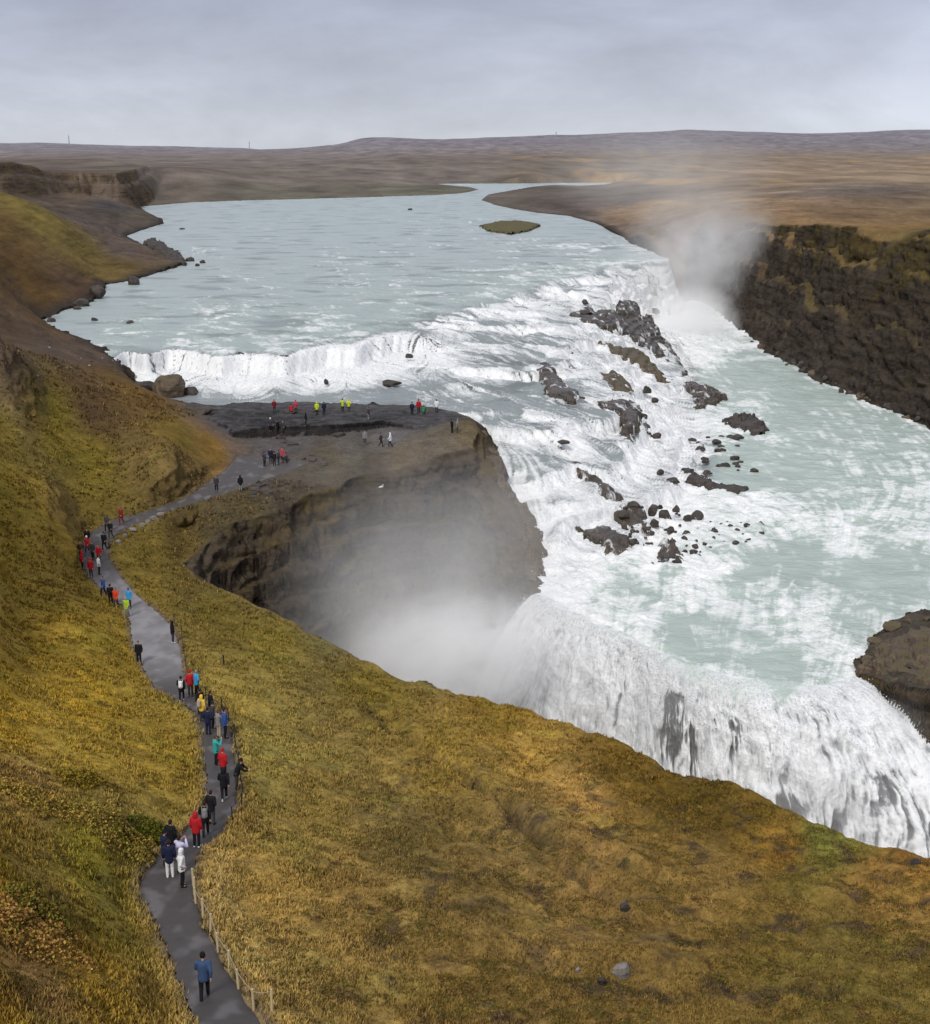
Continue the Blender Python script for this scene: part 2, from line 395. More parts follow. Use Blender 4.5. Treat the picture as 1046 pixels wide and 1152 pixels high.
# ------------------------------------------------------------------ node helpers
def new_mat(name):
    m = bpy.data.materials.new(name); m.use_nodes = True
    nt = m.node_tree; nt.nodes.clear()
    out = nt.nodes.new('ShaderNodeOutputMaterial')
    return m, nt, out

def N(nt, t, **kw):
    n = nt.nodes.new(t)
    for k, v in kw.items():
        if k in n.inputs: n.inputs[k].default_value = v
        else: setattr(n, k, v)
    return n

def L(nt, a, b): nt.links.new(a, b)

def noise(nt, vec, scale, detail=4, rough=.55, dist=0):
    n = N(nt, 'ShaderNodeTexNoise'); n.inputs['Scale'].default_value = scale; n.inputs['Detail'].default_value = detail
    n.inputs['Roughness'].default_value = rough; n.inputs['Distortion'].default_value = dist
    L(nt, vec, n.inputs['Vector']); return n.outputs['Fac']

def ramp(nt, fac, stops):
    r = N(nt, 'ShaderNodeValToRGB'); e = r.color_ramp.elements
    while len(e) < len(stops): e.new(.5)
    for i, (p, c) in enumerate(stops):
        e[i].position = p; e[i].color = (c, c, c, 1) if np.isscalar(c) else tuple(c) + (1,)
    L(nt, fac, r.inputs['Fac']); return r.outputs['Color']

def mix(nt, fac, a, b, blend='MIX'):
    m = N(nt, 'ShaderNodeMix', data_type='RGBA', blend_type=blend)
    for s, v in ((m.inputs['Factor'], fac), (m.inputs['A'], a), (m.inputs['B'], b)):
        if hasattr(v, 'is_output'): L(nt, v, s)
        elif np.isscalar(v): s.default_value = v
        else: s.default_value = tuple(v) + (1,)
    return m.outputs['Result']

def math_(nt, op, a, b=None, c=None, clamp=False):
    m = N(nt, 'ShaderNodeMath', operation=op, use_clamp=clamp)
    for i, v in enumerate((a, b, c)):
        if v is None: continue
        if hasattr(v, 'is_output'): L(nt, v, m.inputs[i])
        else: m.inputs[i].default_value = v
    return m.outputs[0]

def attr(nt, name, out='Color'):
    a = N(nt, 'ShaderNodeAttribute'); a.attribute_name = name; return a.outputs[out]

def bump(nt, h, strength, dist):
    b = N(nt, 'ShaderNodeBump'); b.inputs['Strength'].default_value = strength; b.inputs['Distance'].default_value = dist
    L(nt, h, b.inputs['Height']); return b.outputs['Normal']

def mapping(nt, vec, scale=(1, 1, 1), rot=(0, 0, 0)):
    m = N(nt, 'ShaderNodeMapping'); m.inputs['Scale'].default_value = scale; m.inputs['Rotation'].default_value = rot
    L(nt, vec, m.inputs['Vector']); return m.outputs['Vector']

def principled(nt, out, rough=.9, spec=.25):
    p = N(nt, 'ShaderNodeBsdfPrincipled'); p.inputs['Roughness'].default_value = rough
    p.inputs['Specular IOR Level'].default_value = spec
    L(nt, p.outputs[0], out.inputs['Surface']); return p

def simple_mat(name, srgb, rough=.8, var=.25, scale=8, spec=.25, bumpd=0):
    m, nt, out = new_mat(name); p = principled(nt, out, rough, spec)
    co = N(nt, 'ShaderNodeTexCoord').outputs['Object']
    n = noise(nt, co, scale, 4)
    c = lin(srgb)
    col = mix(nt, n, tuple(c * (1 - var)), tuple(np.minimum(c * (1 + var), 1)))
    L(nt, col, p.inputs['Base Color'])
    if bumpd: L(nt, bump(nt, n, .6, bumpd), p.inputs['Normal'])
    return m

# ------------------------------------------------------------------ terrain material
def terrain_material():
    m, nt, out = new_mat('ground_cover'); p = principled(nt, out, .95, .12)
    co = N(nt, 'ShaderNodeTexCoord').outputs['Object']
    base = attr(nt, 'Col'); rock = attr(nt, 'rock', 'Fac')
    n1 = noise(nt, co, .55, 5, .6); n2 = noise(nt, co, 3.2, 5, .7); n3 = noise(nt, co, 14, 3, .7)
    v = math_(nt, 'ADD', math_(nt, 'MULTIPLY', n1, .5), math_(nt, 'ADD', math_(nt, 'MULTIPLY', n2, .9), math_(nt, 'MULTIPLY', n3, .6)))
    f = math_(nt, 'MULTIPLY_ADD', math_(nt, 'SUBTRACT', v, 1.0), 2.1, 1.0)
    f = math_(nt, 'MAXIMUM', f, .28)
    fr = N(nt, 'ShaderNodeCombineColor'); [L(nt, f, fr.inputs[i]) for i in range(3)]
    n0 = noise(nt, mapping(nt, co, (.035, .018, .05)), 1.0, 7, .68)
    c = mix(nt, 1.0, base, fr.outputs[0], 'MULTIPLY')
    c = mix(nt, 1.0, c, ramp(nt, n0, [(.34, .74), (.5, 1.0), (.66, 1.22)]), 'MULTIPLY')
    # rock: banded, stained
    st = noise(nt, mapping(nt, co, (.05, .05, .9)), 1.0, 5, .65, .4)
    rk = noise(nt, co, .9, 6, .7)
    rc = mix(nt, ramp(nt, st, [(.35, .55), (.65, 1.25)]), (0, 0, 0), base)
    rc = mix(nt, 1.0, base, ramp(nt, math_(nt, 'ADD', math_(nt, 'MULTIPLY', st, .55), math_(nt, 'MULTIPLY', rk, .45)), [(.38, .28), (.5, .9), (.64, 1.45)]), 'MULTIPLY')
    c = mix(nt, rock, c, rc)
    L(nt, c, p.inputs['Base Color'])
    h = math_(nt, 'ADD', n2, math_(nt, 'MULTIPLY', math_(nt, 'ADD', rk, st), math_(nt, 'MULTIPLY', rock, 3.0)))
    L(nt, bump(nt, h, .9, .22), p.inputs['Normal'])
    return m

COLCTL = [
    (0, 1150, -22, 140, 104, 30), (100, 1110, -26, 150, 115, 33), (40, 1112, -24, 132, 98, 44), (0, 1000, -24, 146, 112, 30), (100, 960, -28, 132, 112, 30), (-100, 1050, -20, 142, 108, 32), (-60, 950, -22, 140, 108, 32), (50, 1015, -26, 122, 98, 34), (36, 890, -28, 132, 100, 42), (130, 925, -30, 126, 102, 38), (100, 850, -31, 140, 110, 32),
    (0, 800, -29, 150, 115, 28), (100, 780, -33, 145, 112, 27), (180, 850, -33, 136, 106, 30), (60, 720, -34, 131, 101, 27), (0, 650, -33, 118, 91, 24), (60, 600, -34, 112, 86, 24), (100, 520, -33, 98, 79, 20), (0, 470, -27, 95, 76, 22), (200, 490, -33, 108, 84, 24), (235, 500, -34, 118, 86, 28), (160, 445, -31, 96, 70, 28),
    (60, 480, -30, 98, 80, 20), (0, 550, -30, 110, 86, 22), (110, 465, -31, 80, 58, 28), (140, 660, -37, 120, 95, 26), (120, 730, -36, 128, 100, 26),
    (300, 1000, -31, 150, 116, 46), (235, 1010, -30, 166, 134, 64), (270, 1080, -29, 160, 128, 58), (290, 850, -34, 140, 118, 46), (400, 1000, -32, 136, 104, 42), (523, 1000, -32, 114, 88, 36), (523, 1110, -30, 116, 88, 34), (700, 1110, -30, 112, 85, 33), (850, 1120, -30, 116, 90, 34),
    (1000, 1100, -31, 108, 86, 30), (1000, 1000, -35, 130, 94, 36), (800, 1000, -34, 122, 92, 36), (650, 980, -34, 128, 96, 40), (700, 850, -39, 98, 72, 18), (740, 875, -38.3, 92, 68, 17), (790, 897, -38, 88, 66, 17), (840, 918, -37.6, 92, 68, 18), (690, 868, -38.4, 98, 72, 20), (600, 830, -39, 148, 112, 40), (660, 890, -37, 158, 118, 48),  # darkest points paint shade onto the hump's away-facing slope
    (880, 950, -36.6, 118, 84, 26), (922, 944, -37, 104, 96, 32), (1030, 975, -36, 128, 88, 30), (500, 850, -37.5, 136, 106, 36), (420, 770, -40, 112, 90, 26), (300, 720, -39.5, 118, 97, 29), (250, 800, -36, 138, 112, 40), (350, 900, -34, 132, 105, 40), (450, 950, -34, 110, 88, 36),
    (560, 800, -40.5, 122, 92, 26), (600, 940, -35, 118, 92, 40), (850, 1040, -32, 112, 86, 30), (950, 1060, -32, 100, 80, 28),
    (170, 630, -37.4, 106, 84, 26), (200, 605, -37, 92, 72, 25), (250, 690, -39, 108, 86, 26),
    (400, 465, -34.3, 88, 86, 88), (300, 465, -34.3, 86, 84, 86), (480, 468, -34.3, 90, 88, 90), (440, 502, -36, 104, 101, 102), (300, 515, -36, 96, 91, 90), (350, 515, -36, 92, 84, 74), (260, 480, -35, 92, 85, 82), (500, 492, -35.6, 98, 90, 78), (390, 505, -36, 98, 92, 86), (340, 500, -36, 96, 92, 92),
    (450, 516, -36, 96, 82, 54), (525, 490, -35.4, 96, 82, 52), (330, 560, -36.6, 78, 66, 44), (420, 535, -36.2, 78, 68, 50), (280, 575, -36.9, 88, 72, 36), (250, 600, -37.5, 82, 68, 36), (375, 515, -36, 86, 76, 48),
    (20, 300, -24, 95, 71, 36), (60, 350, -29, 90, 67, 40), (0, 250, -17, 100, 78, 40), (45, 238, -17, 118, 102, 46), (80, 268, -24, 112, 96, 44), (105, 295, -29, 104, 86, 44), (90, 318, -29, 84, 64, 46), (100, 395, -30, 88, 74, 64), (60, 390, -28, 90, 76, 64), (30, 370, -26, 84, 67, 50), (0, 400, -23, 86, 70, 50), (125, 420, -30, 96, 72, 34),
    (140, 285, -30, 100, 85, 75), (110, 250, -25, 95, 82, 74), (155, 245, -29.6, 100, 88, 72), (75, 181, -5.5, 122, 96, 60), (40, 195, -12, 90, 73, 62), (125, 205, -15, 76, 69, 68), (70, 215, -20, 80, 70, 66),
    (300, 200, -25, 116, 103, 86), (300, 219, -30, 104, 98, 74), (480, 215, -31, 100, 98, 72), (200, 190, -15, 112, 96, 82), (450, 195, -24, 120, 106, 92), (200, 215, -28, 112, 98, 78),
    (600, 218, -29.5, 104, 90, 74), (560, 226, -30.5, 92, 82, 68), (640, 238, -30.5, 96, 82, 72), (700, 240, -29, 116, 98, 84), (1000, 735, -44.6, 78, 70, 62), (1046, 725, -44.3, 78, 70, 62), (985, 758, -45, 76, 68, 60), (1046, 765, -44.4, 72, 66, 58), (900, 245, -19, 132, 104, 70), (1000, 240, -15, 136, 108, 70), (900, 225, -18, 136, 110, 80), (950, 213, -18, 112, 98, 84), (850, 205, -19, 138, 112, 76), (1000, 195, -16, 152, 124, 80),
    (850, 245, -20, 128, 102, 70), (1000, 262, -15.5, 100, 86, 46), (900, 266, -19, 98, 84, 46), (1046, 300, -22, 86, 74, 42), (850, 275, -24, 86, 72, 44), (800, 262, -24, 112, 90, 70), (1000, 330, -25, 68, 60, 42), (900, 330, -28, 66, 58, 46)]
FARCOL = [(3300, (128, 112, 104)), (5000, (112, 106, 122)), (8500, (118, 114, 132))]
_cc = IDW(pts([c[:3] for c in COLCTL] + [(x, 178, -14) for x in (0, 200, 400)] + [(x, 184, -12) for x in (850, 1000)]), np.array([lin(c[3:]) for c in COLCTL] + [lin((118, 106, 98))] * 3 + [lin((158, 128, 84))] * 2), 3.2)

def shore_mask(wd): return sstep(4.0, .5, wd)

def terrain_color(X, Y, z, nz, wd, cd, pd, sd, gorge):
    warp = 1 + .02 * fbm(X / (4 + .03 * Y), Y / (4 + .05 * Y), 3, 101)
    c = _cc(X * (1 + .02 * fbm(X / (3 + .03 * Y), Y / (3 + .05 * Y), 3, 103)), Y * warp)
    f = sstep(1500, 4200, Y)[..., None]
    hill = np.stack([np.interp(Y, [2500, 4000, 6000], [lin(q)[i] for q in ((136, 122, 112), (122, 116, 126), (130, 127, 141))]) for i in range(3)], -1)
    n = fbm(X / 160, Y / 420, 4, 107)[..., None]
    c = lerp(c, hill * (1 + .2 * n), f)  # pale lilac grey of the far hills is aerial haze painted into the colour
    gv = sstep(230, 600, Y)
    c = c * (1 + (.55 - .25 * sstep(900, 2500, Y)) * gv * fbm(X / 45, Y / 130, 5, 109) + .25 * gv * fbm(X / 26, Y / 52, 5, 110))[..., None]
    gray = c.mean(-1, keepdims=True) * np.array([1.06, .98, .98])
    c = lerp(c, gray, (.45 * sstep(250, 900, Y))[..., None])  # greyer with distance: haze put into the ground colour
    tan_ = sstep(.2, .5, fbm(X / 60, Y / 260, 4, 112)) * sstep(20, 120, X) * sstep(300, 700, Y) * sstep(3800, 2500, Y)
    c = lerp(c, lin((166, 136, 92)), (tan_ * .7)[..., None])
    mb = sstep(150, 220, Y) * sstep(1100, 600, Y)
    c = c * (1 + mb * (.34 * fbm(X / 5, Y / 8, 5, 141) + .25 * fbm(X / 18, Y / 26, 3, 143)))[..., None]
    # patchy vegetation up close; colour also darkens along the gully lines
    near = sstep(220, 120, Y)
    v = fbm(X / 3.1, Y / 3.1, 4, 111); v2 = fbm(X / 1.1, Y / 1.1, 3, 113)
    c = c * (1 + near * (.30 * v + .30 * v2))[..., None]
    g = near * sstep(.15, .5, fbm(X / 5, Y / 5, 4, 115)) * .30 * (pd > 0) * (sd > 0)
    c = lerp(c, c * np.array([.78, 1.05, .8]), g[..., None])
    brown = near * sstep(.1, .55, fbm(X / 2.2, Y / 2.2, 4, 117)) * sstep(-12, 0, X) * sstep(86, 66, Y) * .85
    c = lerp(c, lin((70, 54, 30)), brown[..., None])
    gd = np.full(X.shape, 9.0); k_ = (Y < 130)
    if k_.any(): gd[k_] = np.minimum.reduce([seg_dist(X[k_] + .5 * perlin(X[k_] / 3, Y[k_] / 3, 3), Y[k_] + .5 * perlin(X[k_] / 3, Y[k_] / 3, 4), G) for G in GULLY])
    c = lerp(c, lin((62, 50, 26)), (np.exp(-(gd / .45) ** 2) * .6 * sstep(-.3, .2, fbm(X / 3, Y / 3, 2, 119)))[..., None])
    # rock on steep ground
    rk = sstep(.80, .60, nz) * (Y < 900)
    canyon = sstep(.3, -.8, cd)
    rockc = np.where((gorge > .3)[..., None], lin((68, 60, 50)), np.where((Y > 180)[..., None], lin((84, 70, 58)), np.where(((cd > 2) & (X < -15))[..., None], lin((76, 60, 38)), lin((84, 74, 62)))))
    olive = (sstep(-.15, .5, fbm(X / 7, Y / 7, 5, 121) + .25 * (nz - .45) + gorge * sstep(-32, -18, z) * .5 - gorge * .22) * .8)[..., None]
    rockc = lerp(rockc, np.where((gorge > .3)[..., None], lin((82, 70, 38)), lin((98, 82, 46))), olive * (nz > .25)[..., None])
    rk = np.maximum(rk * sstep(.05, .25, rk), canyon * .9)
    ymid = np.interp(X, [-27, -20, -13, 0, 10, 22, 30], [120, 124, 124, 120, 105, 90, 87])
    nearside = (Y < ymid)
    rk = np.where(nearside & (cd > -.6), rk * .12, rk)
    rk = np.where((cd > 2) & (X < -15) & (Y < 182) & (sd > 2), rk * .35, rk)
    c = lerp(c, rockc, rk[..., None])
    # wet stony shore
    w = shore_mask(wd) * sstep(130, 200, Y) * sstep(900, 500, Y)
    c = lerp(c, lin((58, 52, 48)), (w * .85)[..., None])
    scree = gorge * sstep(14, 3, wd + 3 * fbm(X / 4, Y / 4, 3, 125)) * .8
    c = lerp(c, lin((70, 62, 55)), scree[..., None])
    # bare bedrock round the outlook
    pf = sstep(1.2, -.3, sd)
    c = lerp(c, lin((86, 84, 86)) * (1 + .4 * fbm(X / 2.5, Y / 1.2, 3, 127))[..., None], pf[..., None])
    ledge = sstep(.85, .6, nz) * sstep(4, 1, sd)
    c = lerp(c, lin((46, 43, 42)), (ledge * .9)[..., None])
    c = lerp(c, lin((92, 80, 62)), (.5 * sstep(.5, .1, pd))[..., None])
    veg = np.clip((c[..., 0] - c[..., 2]) / (c[..., 0] + 1e-6) * 2.2 - .9, 0, 1) * (1 - pf)
    c = c * (1 + (near * (1 - rk) * veg)[..., None] * np.array([.36, .56, 1.65]))
    return np.clip(c, .004, .9), np.clip(np.maximum(np.maximum(rk, .6 * mb * (X < 0)), np.maximum(pf, w * .6)), 0, 1)

def rows(spans):
    out = [np.array([spans[0][0]])]
    for a, b, n, mode in spans:
        t = np.linspace(0, 1, n + 1)[1:]
        if mode == 'log': out.append(a * (b / a) ** t)
        else:  # even in viewing angle
            da, db = math.atan(36.0 / a), math.atan(36.0 / b)
            out.append(36.0 / np.tan(da + (db - da) * t))
    return np.concatenate(out)

def build_terrain():
    u = np.linspace(-.50, .50, 1250)
    Yr = rows([(.8, 30, 70, 'log'), (30, 42, 60, 'log'), (42, 110, 620, 'ang'), (110, 175, 420, 'ang'), (175, 480, 620, 'ang'), (480, 1500, 160, 'ang'), (1500, 4600, 90, 'log'), (4600, 5600, 50, 'log'), (5600, 11000, 25, 'log')])
    Yr = np.r_[np.linspace(-30, 0, 16), Yr]
    X = u[:, None] * np.maximum(Yr, 0)[None]; Y = np.broadcast_to(Yr[None], X.shape).copy()
    # widen the apron under and beside the viewpoint
    X = X + np.sign(u)[:, None] * np.maximum(0, 24 - .5 * Yr)[None] * np.abs(u)[:, None] * 2
    z, wd, cd, pd, sd, gorge = land_raw(X, Y, True)
    # craggy sideways displacement on steep rock
    dzx = np.gradient(z, axis=0) / np.maximum(np.gradient(X, axis=0), 1e-6)
    dzy = np.gradient(z, axis=1) / np.maximum(np.gradient(Y, axis=1), 1e-6)
    dzx = dzx - 0 * dzy
    g = np.sqrt(dzx ** 2 + dzy ** 2); nz = 1 / np.sqrt(1 + g * g)
    steep = sstep(.75, .45, nz) * (Y < 480) * (Y > 100) * (np.abs(sd) > 2.5)
    nx = -dzx / (g + 1e-6); ny = -dzy / (g + 1e-6)
    a = X * .7 + Y * .7; b = X * .7 - Y * .7
    cr = (1.3 * fbm(a / 6 + z / 5, b / 6 + z / 2.2, 5, 131) + .6 * fbm(a / 1.6, z / 1.1 + b / 2, 4, 133)) * steep * np.clip(g, 0, 1.2)
    X2 = X + nx * cr; Y2 = Y + ny * cr; z2 = z + cr * .4
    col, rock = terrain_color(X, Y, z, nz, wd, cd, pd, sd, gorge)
    keep = ~((wd < -3) & (Y > 60)) 
    keep = keep[:-1, :-1] | keep[1:, 1:] | keep[1:, :-1] | keep[:-1, 1:]
    used, Fq = grid_faces(*X.shape, keep)
    V = np.stack([X2, Y2, z2], -1).reshape(-1, 3)[used]
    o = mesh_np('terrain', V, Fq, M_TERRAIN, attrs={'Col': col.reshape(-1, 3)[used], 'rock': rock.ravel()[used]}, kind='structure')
    return o

# ------------------------------------------------------------------ water
FOAM = [(300, 230, .04), (500, 225, .04), (200, 260, .08), (400, 260, .10), (600, 230, .05), (660, 260, .12), (500, 290, .20), (300, 290, .20), (620, 290, .26), (700, 285, .3), (200, 320, .14), (350, 330, .25), (500, 325, .36), (580, 315, .42), (120, 350, .10), (200, 365, .18), (300, 365, .26), (400, 355, .34), (180, 385, .16), (280, 388, .2), (90, 370, .08),
        (450, 345, .42), (660, 302, .7), (730, 300, .82), (740, 330, .95), (690, 325, .8), (620, 330, .72), (560, 348, .74), (500, 370, .7), (420, 385, .6), (150, 405, .75), (250, 405, .85), (350, 405, .85), (300, 425, .97), (200, 425, .97), (400, 420, .9), (250, 440, .95), (350, 441, .9), (230, 452, .4), (330, 451, .35), (430, 449, .5), (470, 440, .62),
        (510, 400, .52), (550, 395, .55), (600, 365, .78), (650, 350, .75), (480, 400, .62), (560, 425, .62), (520, 440, .72), (600, 420, .66), (650, 385, .75), (640, 420, .58), (680, 440, .78), (700, 400, .9), (740, 420, .98), (760, 450, 1), (720, 460, .98), (600, 455, .30), (640, 455, .30), (680, 462, .45), (570, 470, .4), (550, 480, .42), (530, 462, .55), (590, 485, .75),
        (640, 500, .95), (580, 530, .98), (620, 560, .98), (680, 540, 1), (740, 520, .96), (780, 490, .98), (740, 560, 1), (800, 570, .95), (650, 600, .92), (600, 570, .97), (720, 610, .85), (780, 600, .85), (690, 640, .7), (630, 640, .9), (620, 665, .85), (590, 560, .97),
        (850, 575, .85), (900, 590, .65), (960, 605, .66), (1040, 600, .55), (1000, 580, .5), (1046, 560, .5), (940, 560, .36), (1000, 540, .38), (900, 530, .2), (840, 500, .22), (810, 530, .22), (850, 545, .14), (880, 480, .18), (960, 500, .3), (900, 450, .15), (840, 420, .16), (1000, 500, .3), (780, 400, .5), (800, 385, .35), (770, 360, .9), (870, 420, .2), (930, 450, .25), (830, 460, .35), (830, 480, .7), (870, 485, .5),
        (850, 640, .10), (900, 630, .10), (1000, 640, .12), (960, 650, .10), (1040, 640, .25), (820, 610, .5), (800, 640, .45), (750, 650, .35), (700, 665, .38), (660, 680, .5), (720, 690, .22), (780, 690, .16), (700, 700, .55), (640, 672, .9), (665, 690, .85), (690, 706, .75), (730, 722, .5), (720, 675, .4), (820, 700, .24), (840, 670, .45), (880, 680, .6), (920, 700, .62), (950, 680, .35), (880, 720, .5), (940, 730, .6), (990, 690, .35), (1000, 670, .3), (860, 740, .3), (800, 730, .2), (880, 755, .22), (930, 758, .5), (760, 715, .14), (650, 690, .6)]
_fm = IDW(pts([(x, y, ZU if y < 300 or (x < 560 and y < 395) else (ZM if (x > 800 or y > 640) else -38)) for x, y, f in FOAM]), np.array([f for x, y, f in FOAM]), 3.0)
ARROWS = [(300, 250, 305, 300, ZU), (500, 250, 520, 310, ZU), (650, 270, 690, 295, ZU), (200, 340, 230, 390, ZU), (400, 330, 410, 370, ZU), (560, 310, 580, 330, ZU), (200, 410, 200, 440, -34), (400, 410, 410, 440, -34), (300, 452, 420, 452, -36.3), (480, 450, 560, 470, -36.5), (560, 470, 590, 510, -38), (640, 450, 660, 500, -38), (700, 400, 750, 440, -41), (740, 320, 760, 345, -40), (600, 380, 620, 410, -35),
          (600, 540, 610, 620, -42), (700, 540, 760, 580, -43), (780, 400, 800, 430, ZM), (850, 440, 900, 490, ZM), (960, 500, 1010, 560, ZM), (850, 560, 930, 590, ZM), (1000, 600, 960, 640, ZM), (800, 600, 880, 640, ZM), (900, 660, 880, 720, ZM), (760, 670, 740, 730, ZM), (640, 650, 640, 690, ZM), (960, 700, 940, 760, ZM), (850, 700, 840, 760, ZM)]
_av = IDW(pts([(a, b, z) for a, b, c, d, z in ARROWS]), np.array([(lambda v: v / np.linalg.norm(v))((at(c, d, z) - at(a, b, z))[:2]) for a, b, c, d, z in ARROWS]), 2.5)

def water_material():
    m, nt, out = new_mat('glacial_water'); p = principled(nt, out, .3, .5)
    co = N(nt, 'ShaderNodeTexCoord').outputs['Object']
    base = attr(nt, 'Col'); fo = attr(nt, 'foam', 'Fac')
    n = noise(nt, co, 1.3, 6, .72, .6); n2 = noise(nt, co, 5, 4, .7)
    t = math_(nt, 'ADD', fo, math_(nt, 'MULTIPLY', math_(nt, 'SUBTRACT', math_(nt, 'ADD', math_(nt, 'MULTIPLY', n, .7), math_(nt, 'MULTIPLY', n2, .3)), .5), .72))
    f = ramp(nt, t, [(.34, 0.0), (.52, .55), (.85, 1.0)])
    c = mix(nt, f, base, (.85, .86, .865))
    L(nt, c, p.inputs['Base Color'])
    p.inputs['IOR'].default_value = 1.33
    L(nt, math_(nt, 'MULTIPLY_ADD', f, .5, .28), p.inputs['Roughness'])
    w = noise(nt, mapping(nt, co, (.8, 1.6, 1)), 1.1, 5, .65)
    L(nt, bump(nt, math_(nt, 'ADD', w, math_(nt, 'MULTIPLY', n2, .35)), .55, .35), p.inputs['Normal'])
    return m

def build_water():
    u = np.linspace(-.44, .50, 1500)
    Yr = rows([(95, 185, 900, 'ang'), (185, 420, 800, 'ang'), (420, 1500, 330, 'ang')])
    X = u[:, None] * Yr[None]; Y = np.broadcast_to(Yr[None], X.shape).copy()
    sd = chunks(lambda a, b: signed(a, b, WP), X, Y)
    act = sd < 1.5
    sub = np.nonzero(act.ravel())[0]
    x = X.ravel()[sub]; y = Y.ravel()[sub]
    T, st, zn, S = water_z(x, y)
    full = lambda a, fill=0.: (lambda o: (o.__setitem__(sub, a), o.reshape(X.shape))[1])(np.full(X.size, fill))
    Sg = full(S, np.nan)
    # flow directions: downhill where it drops, river current elsewhere
    e = .8
    gx = (water_smooth(x + e, y) - water_smooth(x - e, y)) / (2 * e); gy = (water_smooth(x, y + e) - water_smooth(x, y - e)) / (2 * e)
    gm = np.hypot(gx, gy) + 1e-9
    av = _av(x, y); k = sstep(.01, .07, gm)[:, None]
    fl = np.c_[-gx / gm, -gy / gm] * k * 1.5 + av * (1.3 - k)
    fl += .25 * np.c_[perlin(x / 5, y / 5, 201), perlin(x / 5, y / 5, 203)]
    fl /= np.linalg.norm(fl, axis=1)[:, None] + 1e-9
    Fx = full(fl[:, 0]); Fy = full(fl[:, 1])
    # streak field by tracing the flow (line integral of noise)
    nz_ = .75 * white(X.shape, 7) + 0
    w2 = white((X.shape[0] // 3 + 1, X.shape[1] // 3 + 1), 8); w2 = np.repeat(np.repeat(w2, 3, 0), 3, 1)[:X.shape[0], :X.shape[1]]
    du = u[1] - u[0]; li = np.arange(len(Yr))
    def sample(px, py, A):
        i = np.clip(np.round((px / py - u[0]) / du), 0, len(u) - 1).astype(np.int32)
        j = np.clip(np.round(np.interp(py, Yr, li)), 0, len(Yr) - 1).astype(np.int32)
        return A[i, j]
    w3 = full(fbm(x / 1.1, y / 1.1, 3, 18))
    Fall = np.stack([Fx, Fy, nz_, w2, w3, full(st)], -1).astype(np.float32)
    acc = np.zeros((len(x), 3)); ns = 15; adv = st.copy()
    for sgn in (1, -1):
        px, py = x.copy(), y.copy()
        for s in range(ns):
            step = .30 + .0012 * py
            v = sample(px, py, Fall)
            acc += v[:, 2:5]
            if sgn == -1: adv = np.maximum(adv, v[:, 5] * math.exp(-s / 9))
            px = px + sgn * v[:, 0] * step; py = py + sgn * v[:, 1] * step
    acc /= 2 * ns
    s1 = (acc[:, 0] - acc[:, 0].mean()) / acc[:, 0].std(); s2 = (acc[:, 1] - acc[:, 1].mean()) / acc[:, 1].std()
    s3 = (acc[:, 2] - acc[:, 2].mean()) / acc[:, 2].std()
    streak = .34 * s1 + .75 * s2
    fm = _fm(x * (1 + .03 * fbm(x / 9, y / 9, 3, 211)), y * (1 + .03 * fbm(x / 9, y / 9, 3, 213)))
    # patchy churn, elongated across the current on the open river
    sc = 1 + y / 260
    patch = fbm(x / (3.4 * sc), y / (2.2 * sc), 4, 215) + .6 * fbm(x / (1.2 * sc), y / (.9 * sc), 3, 217)
    wave = fbm(x / (7 * sc), y / (2.6 * sc), 4, 219)
    ridge = 1 - np.abs(fbm(x / (7 * sc), y / (3.0 * sc), 5, 220)) * 4.6
    open_ = sstep(ZU - .35, ZU - .05, S)
    low = sstep(ZM + 1.2, ZM + .2, S)
    vein = 1 - np.abs(fbm(x / 6, y / 6, 4, 221)) * 3.2
    vein2 = 1 - np.abs(fbm(x / 2.6, y / 2.2, 4, 222)) * 3.0
    f_open = fm * .46 + .33 * (ridge - .30) * sstep(.0, .3, fm) * (.55 + .8 * sstep(-.2, .4, wave)) + .09 * patch + .05 * streak + .04
    f_cas = .15 + fm * .45 + .15 * patch + .105 * streak + .12 * streak * sstep(8, -12, x) * st + .06 * s3 + .80 * (adv - .24) * sstep(.2, .55, fm)
    f_low = fm * .95 + .27 * patch * sstep(.04, .35, fm) + .12 * (vein - .25) * sstep(.05, .3, fm) + .14 * (vein2 - .2) * sstep(.15, .45, fm) + (.03 + .09 * sstep(.05, .4, fm)) * (.7 * streak + .38 * s3)
    foam = lerp(lerp(f_cas, f_open, open_), f_low, low)
    edge = sstep(-2.0, -.2, sd.ravel()[sub]) * .22 * (1 - open_ * .8)
    foam += edge
    # heights
    chop = sstep(.15, .7, fm)
    rough = (.10 + .30 * chop) * (1 - .45 * zn) * fbm(x / 3.2, y / 2.0, 4, 223) + .12 * chop * fbm(x / .9, y / .8, 3, 225) + .075 * zn * streak * sstep(.05, .6, st) + .012 * zn * streak
    rough += open_ * .20 * wave + low * (.16 * vein * chop + .26 * fbm(x / 5, y / 4, 3, 227))
    bill = low * sstep(.3, .6, fm) * .35 * np.abs(fbm(x / 2.4, y / 2.0, 4, 229))
    z = T + rough + bill
    ld = seg_dist(x, y, LIPW)
    sdv = sd.ravel()[sub]; lipn = sstep(3.0, 1.6, ld)
    z = z - lipn * (1.3 * sstep(1.4, .1, np.where(sdv > 0, 0, ld)) ** 1.5 + 2.2 * np.maximum(sdv, 0))
    base = lerp(lin((166, 178, 175)), lin((174, 188, 181)), low[:, None])
    base = lerp(base, lin((132, 139, 141)), (zn * .85)[:, None])
    gr = sstep(.1, .5, fbm(x / 14, y / 9, 3, 231)) * (1 - low) * .35
    base = base * (1 - gr)[:, None]
    base = base * (1 + .10 * fbm(x / 8, y / 6, 3, 233))[:, None]
    dark = zn * sstep(-.7, -1.9, streak + .5 * patch) * sstep(.3, .65, st)
